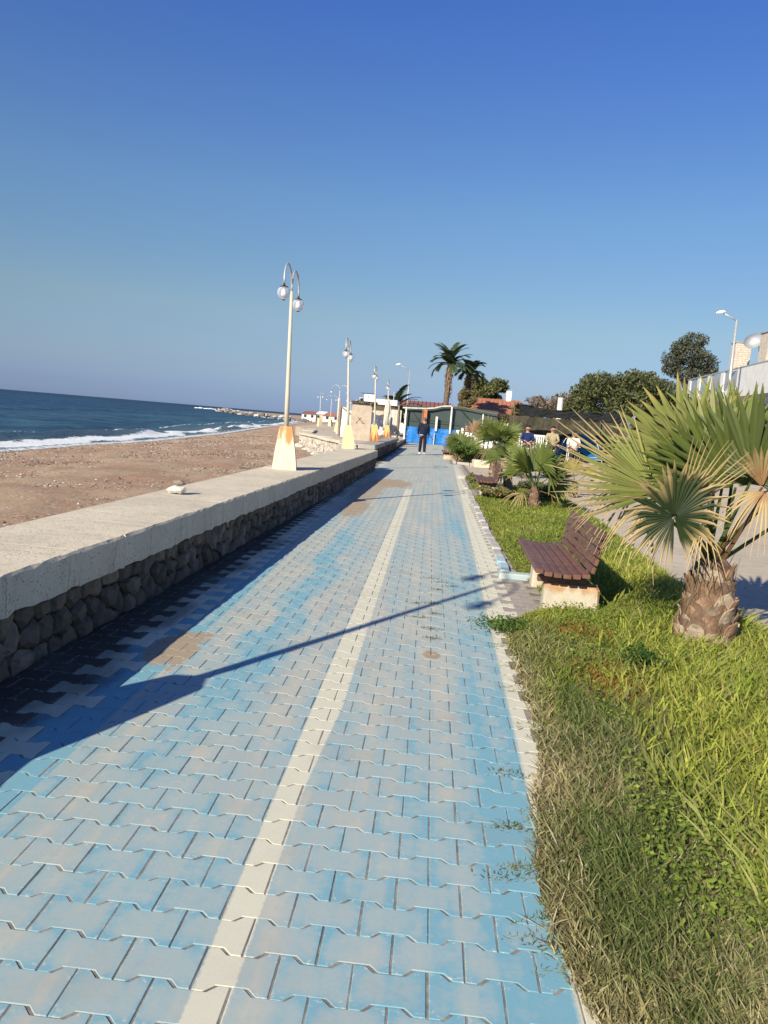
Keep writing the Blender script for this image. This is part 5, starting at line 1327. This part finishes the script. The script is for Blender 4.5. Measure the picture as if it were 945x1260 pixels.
for wd in (2.6, 2.6, 3.0, 3.4):
    fbox(s, s+.7, .0, .18, ztop-1.55, ztop-.05, M_white, 'parapet_post'); fbox(s+.7, s+wd, .05, .09, ztop-1.15, ztop-.12, M_glassp, 'balcony_panel'); fbox(s+.7, s+wd, .02, .16, ztop-1.55, ztop-1.3, M_white, 'parapet_foot'); s += wd
fbox(s, LL, .0, .2, ztop-1.55, ztop-.05, M_white, 'parapet_wall')
for k in range(5):
    f = fbox(1+k*3.4, 3+k*3.4, .52, .62, ztop-3.9, ztop-2.2, M_whitep, 'window'); fbox(1.1+k*3.4, 2.9+k*3.4, .49, .56, ztop-3.8, ztop-2.3, M_dkglass, 'pane', f)
def chimney(px0, px1, pyt, pyb, Y, label):
    a = at(px0, pyb, Y); b = at(px1, pyt, Y); wd = b.x-a.x
    t = thing('stone_chimney', (a.x+wd/2, Y, 0), label, 'chimney')
    h = b.z; z0 = a.z-2.0
    MB().box((0, 0, (z0+h)/2), (wd, wd*.8, h-z0)).build('core', M_stonew, t)
    rs_ = random.Random(int(px0)); nz = int((h-a.z+.6)/.16)
    for j in range(nz):
        x = -wd/2; z = h-.1-j*.16
        while x < wd/2-.03:
            l = min(rs_.uniform(.18, .36), wd/2-x); MB().box((x+l/2, -wd*.4-.01, z), (l-.015, .05+rs_.uniform(0, .03), .145), 0, .004).build('stone', M_stonew, t); x += l
    MB().box((0, 0, h+.05), (wd+.14, wd*.8+.14, .07)).build('cap', M_conc, t)
    MB().box((wd*.15, -wd*.4-.05, a.z+.35), (wd*.35, .06, .3)).build('flue_opening', M_dkglass, t)
    return t
chimney(898, 922, 424, 462, 60, 'square stone clad chimney behind the road lamp pole')
chimney(936, 972, 412, 452, 54, 'larger stone clad chimney at the right frame edge')
dpos = at(928, 421, 57); ds = thing('satellite_dish', dpos, 'tilted pale satellite dish between the two stone chimneys', 'satellite dish')
mb = MB(); prof = [(.01, 0), (.3, .02), (.5, .07), (.66, .15), (.67, .16)]
q = MB().lathe(prof, 18).build('dish', M_dish, ds, smooth=True); q.rotation_euler = (R(0), R(-58), R(50)); q.scale = (1, 1, 1)
MB().tube([(0, 0, 0), (.35, 0, -.15), (.5, -.1, -1.6)], .03, 6).build('mast', M_arm, ds); MB().tube([(.05, 0, -.1), (.55, -.2, .15)], .015, 5).build('feed_arm', M_black, ds)
np_ = at(940, 379, 24); nr_ = thing('neighbour_house', (np_.x+4.2, 24, 0), 'dark navy roof corner poking in at the upper right edge', 'house')
zz = np_.z; mb = MB(); mb.prism([(-4.2, -.6), (4, -1.5), (4, 6), (-1.6, 5)], zz-.10, zz+.06); q = mb.build('roof', M_navyroof, nr_)
MB().box((2.2, 2.2, zz/2-.1), (4.4, 5.0, zz-.2)).build('wall', M_cream, nr_)
# small birds/antenna
ap = at(917, 421, 60); o = MB().box((0, 0, 0), (.12, .06, .1)).add(*rock_verts((.05, 0, .08), (.04, .03, .04), 500)).build('bird', M_black, loc=ap); tag(o, 'small dark bird perched on the stone chimney', 'bird')

# ================================================================== CANOPY, TERRACE, FURNITURE
cn = thing('shade_canopy', (-.75, 0, 0), 'black shade cloth canopy over the seated people', 'canopy')
mb = MB(); nx, ny = 30, 8; vs = []; fs = []
for j in range(ny+1):
    for i in range(nx+1):
        u, v = i/nx, j/ny; vs.append((4.1+4.0*u+.3*v, 31+5*v, 2.48-.10*math.sin(u*PI)-.08*u+.07*math.sin(u*19+v*4)+.05*v*3))
for j in range(ny):
    for i in range(nx): q = j*(nx+1)+i; fs.append((q, q+1, q+nx+2, q+nx+1))
m_ = len(vs); f1 = list(fs); vs += [(x, y, z-.03) for x, y, z in vs]; fs += [tuple(reversed([q+m_ for q in f])) for f in f1]
mb.add(vs, fs).build('cloth', M_dark, cn)
mb = MB(); wavy(mb, 4.08, 8.2, 30.98, 2.10, 2.46, .03, 30, 3, seed=12, ztop=lambda u: 2.50-.10*math.sin(u*PI)-.08*u); mb.build('valance', M_dark, cn)
for x, y in ((4.15, 33.5), (8.1, 31), (4.4, 36), (8.4, 36)): MB().tube([(x, y, 0), (x, y, 2.46)], .025, 6).build('pole', M_core, cn)
wc = at(690, 490, 38); o = MB().lathe([(.13, 0), (.13, wc.z+.0), (.11, wc.z+.02)], 10).build('white_column', M_whitep, loc=(wc.x, 38, 0)); tag(o, 'white column rising behind the black canopy', 'column')
tr = thing('terrace', (5.3, 33.2, 0), 'low wooden terrace under the black canopy', 'terrace'); tr['kind'] = 'structure'
for k in range(24): MB().box((0, -2.9+k*.25, .36), (5.2, .24, .06), 0, .002).build('plank', M_wood, tr)
MB().box((0, 0, .16), (5.1, 5.9, .33)).build('terrace_base', M_wood, tr)
dk = MB(); wavy(dk, 3.6, 9.2, 37.5, .0, 2.2, .05, 30, 4, seed=14); q = dk.build('back_screen', simple('dark_screen', (.085, .075, .05), (.04, .04, .03), 2, .9, .4)); tag(q, 'dark brown screen wall behind the seated people', 'screen')
def make_chair(label):
    t = thing('garden_chair', (0, 0, 0), label, 'chair')
    MB().box((0, 0, .43), (.46, .44, .035), 0, .002, bev=.01).build('seat', M_white, t)
    mb = MB()
    for k in range(5): mb.box((-.18+k*.09, .23, .68), (.06, .02, .42), rot=Matrix.Rotation(R(-8), 3, 'X'))
    mb.box((0, .26, .90), (.46, .03, .08)); mb.build('backrest', M_white, t)
    for x in (-.2, .2):
        for y in (-.19, .2): MB().tube([(x, y, 0), (x*.95, y*.95, .43)], .018, 6).build('leg', M_white, t)
        MB().box((x*1.1, 0, .64), (.045, .42, .03), bev=.01).build('armrest', M_white, t)
    return t
ch = make_chair('white garden chair under the canopy, under the man in navy')
GC = 'white garden chairs under the canopy'
seats = [(3.80, 31.3), (4.77, 31.2), (5.66, 31.4)]
ch.location = (seats[0][0], seats[0][1], .39); ch['group'] = GC
for (x, y), lb in zip(seats[1:], ('under the man in beige', 'under the woman in white')):
    c = copy_tree(ch); c.location = (x, y, .39); c['label'] = 'white garden chair under the canopy, '+lb
for x, y, lb in ((4.27, 31.6, 'empty, between navy and beige men'), (3.35, 31.9, 'empty, at the far left')):
    c = copy_tree(ch); c.location = (x, y, .45); c.rotation_euler.z = R(180); c['label'] = 'white garden chair under the canopy, '+lb
# blue tent-like beach shelter behind the woman
bt = thing('beach_shelter', (6.05, 32.6, .39), 'bright blue domed cloth shelter behind the woman in white', 'tent')
vs = []; fs = []; n, m_ = 20, 8
for j in range(m_+1):
    for k in range(n+1):
        a = PI*k/n; b_ = (PI/2)*j/m_; vs.append((.95*math.cos(a)*math.cos(b_*.6), -.5+1.2*j/m_, .15+1.05*math.sin(a)*math.cos(b_*.8)))
for j in range(m_):
    for k in range(n): o_ = j*(n+1)+k; fs.append((o_, o_+1, o_+n+2, o_+n+1))
q_ = len(vs); vs2 = vs+[(x*.97, y+.01, z*.98) for x, y, z in vs]; f2 = fs+[tuple(reversed([i+q_ for i in f])) for f in fs]
MB().add(vs2, f2).build('cloth', simple('sky_blue_cloth', (.02, .25, .62), (.015, .20, .52), 5, .6, .5, .02), bt, smooth=True)
for sx in (-1, 1): MB().tube([(sx*.95, -.5, 0), (sx*.93, -.5, .3), (sx*.6, -.5, .95), (0, -.5, 1.2)], .012, 5).build('rib', M_white, bt)
bx = thing('folding_chair', (3.66, 21.6, 0), 'small dark folding stool standing on the sandy plaza', 'stool')
MB().box((0, 0, .34), (.42, .36, .03), 0, .003).build('seat', M_black, bx)
for a in ((-1, -1), (1, -1), (1, 1), (-1, 1)): MB().tube([(a[0]*.19, a[1]*.16, 0), (a[0]*.15, a[1]*.13, .34)], .012, 5).build('leg', M_black, bx)

# ================================================================== PEOPLE
def skin_obj(name, chains, root, mat, parent=None, sub=1):
    """chains: list of (list of (pos, radius)); chains share vertices by equal positions"""
    vs = []; rad = []; es = []; key = {}
    def vid(p, r):
        k = tuple(round(c, 4) for c in p)
        if k not in key: key[k] = len(vs); vs.append(Vector(p)); rad.append(r)
        return key[k]
    for ch_ in chains:
        prev = None
        for p, r in ch_:
            i = vid(p, r)
            if prev is not None and prev != i: es.append((prev, i))
            prev = i
    me = bpy.data.meshes.new(name); me.from_pydata(vs, es, []); me.materials.append(mat)
    o = bpy.data.objects.new(name, me); COL.objects.link(o)
    if parent: o.parent = parent
    m1 = o.modifiers.new('skin', 'SKIN'); m1.use_smooth_shade = True
    ri = vid(root, .1)
    for i, r in enumerate(rad):
        d_ = me.skin_vertices[0].data[i]; d_.radius = (r, r*.85) if not isinstance(r, tuple) else r
        d_.use_root = (i == ri)
    m2 = o.modifiers.new('subdiv', 'SUBSURF'); m2.levels = sub; m2.render_levels = sub
    return o
def hand_chain(w_, d, fwd, sgn):
    d = Vector(d).normalized(); fwd = Vector(fwd); side = d.cross(fwd).normalized()*sgn; w_ = Vector(w_); out = []
    palm_ = w_+d*.05; out.append([(tuple(w_), .027), (tuple(palm_), .032)])
    for k, (o_, l) in enumerate(((-.030, .065), (-.010, .078), (.010, .074), (.028, .058))):
        a = palm_+side*o_*.6+d*.02; b = a+side*o_*.5+d*l*.6; c = b+(d*.8+fwd*.5).normalized()*l*.5
        out.append([(tuple(palm_), .032), (tuple(a), .013), (tuple(b), .009), (tuple(c), .008)])
    a = palm_-side*.03-d*.02+fwd*.01; b = a-side*.02+d*.035+fwd*.01; out.append([(tuple(palm_), .032), (tuple(a), .013), (tuple(b), .010)])
    return out
SK = simple('skin', (.50, .30, .21), (.44, .25, .17), 12, .55, .1)
def head_parts(t, hc, face, hairm, hair_amt=1.0, glasses=None, s=1.0):
    """face features and hair as children; hc head centre, face = unit direction the face looks"""
    f = Vector(face).normalized(); sd = f.cross(Vector((0, 0, 1))).normalized(); up = Vector((0, 0, 1)); hc = Vector(hc)
    # hair shell
    vs = []; fs = []; n = 16; m_ = 8
    for j in range(m_+1):
        th = PI*.50*j/m_
        for k in range(n):
            a = 2*PI*k/n; dv = f*math.cos(a)*math.sin(th)+sd*math.sin(a)*math.sin(th)+up*math.cos(th)
            lim = 1.0 if math.cos(a) < .30 or th < .75 else .70
            r = .120*lim; p = hc+Vector((dv.x*r*.88 if False else dv.x*r*.86, dv.y*r*.93, dv.z*r*1.17))+up*.012-f*.008; vs.append(p)
    for j in range(m_):
        for k in range(n): l = (k+1) % n; fs.append((j*n+k, j*n+n+k, j*n+n+l, j*n+l))
    MB().add(vs, fs).build('hair', hairm, t, smooth=True)
    for sg_ in (-1, 1):
        MB().lathe(globe_profile(.011, 6), 8, c=tuple(hc+f*.093+sd*sg_*.031+up*.004)).build('eye', M_black, t, smooth=True)
        MB().lathe([(.004, -.03), (.016, -.018), (.018, .01), (.008, .028)], 6, c=tuple(hc+sd*sg_*.087-f*.005)).build('ear', SK, t, smooth=True)
    MB().tube([hc+f*.097+up*.008, hc+f*.118-up*.026, hc+f*.10-up*.034], [.009, .014, .010], 6).build('nose', SK, t, smooth=True)
    MB().tube([hc+f*.094-sd*.022-up*.058, hc+f*.102-up*.056, hc+f*.094+sd*.022-up*.058], .006, 5).build('mouth', M_tiled, t, smooth=True)
    if glasses:
        for sg_ in (-1, 1):
            MB().lathe([(.002, -.018), (.022, -.014), (.025, 0), (.022, .014), (.002, .018)], 10, c=tuple(hc+f*.098+sd*sg_*.031+up*.004)).build('lens', M_black, t)
        MB().tube([hc-sd*.088+up*.006, hc+f*.10-sd*.05+up*.006, hc+f*.106+up*.008, hc+f*.10+sd*.05+up*.006, hc+sd*.088+up*.006], .004, 5).build('frame', M_black, t)
def standing_man():
    t = thing('person', (-.42, 37.0, 0), 'man seen from behind walking along the path in navy jacket and dark trousers', 'person')
    F_ = (0, 1, 0); hip = (0, 0, .95)
    Lk = (-.10, .06, .50); La = (-.12, .12, .09); Rk = (.10, .05, .50); Ra = (.11, -.08, .10)
    sh = [(-.20, .0, 1.41), (.20, .0, 1.41)]; el = [(-.25, -.02, 1.14), (.25, .02, 1.13)]; wr = [(-.24, .08, .92), (.24, .12, .92)]
    body = [[(hip, .14), ((0, 0, 1.12), .13), ((0, 0, 1.32), .15), ((0, .01, 1.45), .075), ((0, .02, 1.53), .052), ((0, .03, 1.595), .108), ((0, .03, 1.66), .106), ((0, .025, 1.69), .05)]]
    for s_, k_, a_, ft in ((-1, Lk, La, (-.12, .25, .04)), (1, Rk, Ra, (.11, .05, .04))):
        body.append([(hip, .14), ((s_*.09, 0, .88), .088), (k_, .058), (a_, .04), (ft, .035)])
    for i in (0, 1):
        body.append([((0, 0, 1.32), .15), (sh[i], .062), (el[i], .042), (wr[i], .028)])
        body += hand_chain(wr[i], Vector(wr[i])-Vector(el[i]), (0, 1, 0), -1 if i == 0 else 1)
    skin_obj('body', body, hip, SK, t)
    NAVY = simple('navy_jacket', (.010, .018, .045), (.006, .011, .028), 6, .8, .5, .01); TR = simple('dark_trousers', (.018, .022, .045), (.010, .012, .028), 6, .9, .4, .01)
    jk = [[((0, 0, .92), .20), ((0, 0, 1.12), .20), ((0, 0, 1.32), .215), ((0, .005, 1.44), .10), ((0, .01, 1.475), .085)]]
    for i in (0, 1): jk.append([((0, 0, 1.32), .215), (sh[i], .10), (el[i], .078), (tuple(Vector(wr[i])*.94+Vector(el[i])*.06), .045)])
    skin_obj('jacket', jk, (0, 0, 1.12), NAVY, t)
    tro = [[((0, 0, 1.0), .15), (hip, .155)]]
    for s_, k_, a_ in ((-1, Lk, La), (1, Rk, Ra)): tro.append([(hip, .155), ((s_*.09, 0, .86), .12), (k_, .098), (tuple(Vector(a_)+Vector((0, 0, .0))), .085)])
    skin_obj('trousers', tro, hip, TR, t)
    for x, y0_, y1_ in ((-.12, .06, .30), (.11, -.12, .12)): MB().box((x, (y0_+y1_)/2, .045), (.10, y1_-y0_+.03, .085), 0, .003, bev=.03).build('shoe', M_white, t)
    MB().box((-.06, -.13, .93), (.17, .03, .035), bev=.01).build('shirt_hem', M_white, t)
    head_parts(t, (0, .03, 1.615), (0, 1, 0), simple('grey_brown_hair', (.16, .14, .125), (.09, .075, .065), 40, .8, .4), 1)
    return t
standing_man()
def sitting(x, y, z, top, hairm, label, glasses=None, face=(-.15, -1, -.15), short=False, turn=0.0, tilt=0.0):
    """origin on the terrace; body faces -Y"""
    t = thing('person', (x, y, z), label, 'person', rz=turn)
    hip = (0, .05, .52); body = [[(hip, .14), ((0, .09, .72), .125), ((0, .09, .92), .15), ((0, .07, 1.05), .075), ((0, .05, 1.12), .052), ((0, .03, 1.185), .108), ((0, .03, 1.24), .10), ((0, .04, 1.275), .05)]]
    sh = [(-.19, .07, 1.01), (.19, .07, 1.01)]; el = [(-.25, -.03, .76), (.25, -.03, .76)]; wr = [(-.13, -.24, .72), (.13, -.24, .72)]
    for s_ in (-1, 1): body.append([(hip, .14), ((s_*.10, -.05, .50), .09), ((s_*.12, -.38, .49), .062), ((s_*.12, -.40, .10), .042), ((s_*.12, -.54, .04), .035)])
    for i in (0, 1):
        body.append([((0, .09, .92), .15), (sh[i], .06), (el[i], .042), (wr[i], .028)]); body += hand_chain(wr[i], Vector(wr[i])-Vector(el[i]), (0, 0, -1), 1 if i == 0 else -1)
    skin_obj('body', body, hip, SK, t)
    tp = [[((0, .05, .50), .155), ((0, .09, .72), .155), ((0, .09, .92), .178), ((0, .07, 1.04), .095)]]
    for i in (0, 1): tp.append([((0, .09, .92), .178), (sh[i], .08), (el[i], .06)] + ([] if short else [(tuple(Vector(wr[i])*.92+Vector(el[i])*.08), .042)]))
    skin_obj('top', tp, (0, .09, .72), top, t)
    tro = [[((0, .05, .56), .15), (hip, .15)]]
    for s_ in (-1, 1): tro.append([(hip, .15), ((s_*.10, -.05, .50), .105), ((s_*.12, -.38, .49), .08), ((s_*.12, -.40, .12), .065)])
    skin_obj('trousers', tro, hip, simple('dark_cloth', (.03, .035, .05), (.02, .02, .03), 6, .9), t)
    for s_ in (-1, 1): MB().box((s_*.12, -.50, .045), (.095, .26, .085), 0, .003, bev=.03).build('shoe', M_black, t)
    head_parts(t, (0, .03, 1.205), face, hairm, 1, glasses); return t
HD = simple('dark_hair', (.03, .02, .015), (.02, .014, .01), 40, .7, .4)
NV = simple('navy_sweater', (.015, .03, .12), (.01, .02, .08), 8, .9, .4); BG = simple('beige_sweater', (.40, .34, .22), (.33, .28, .18), 8, .9, .4); WT = simple('white_blouse', (.78, .70, .64), (.66, .58, .52), 8, .9, .4)
sitting(seats[0][0], seats[0][1], .40, NV, HD, 'seated man with dark hair in a navy sweater, left under the canopy', True)
sitting(seats[1][0], seats[1][1], .44, BG, HD, 'seated man in a beige sweater and dark glasses, middle under the canopy', True)
sitting(seats[2][0], seats[2][1], .33, WT, HD, 'seated woman in a white top and sunglasses before the blue shelter', True, short=True)
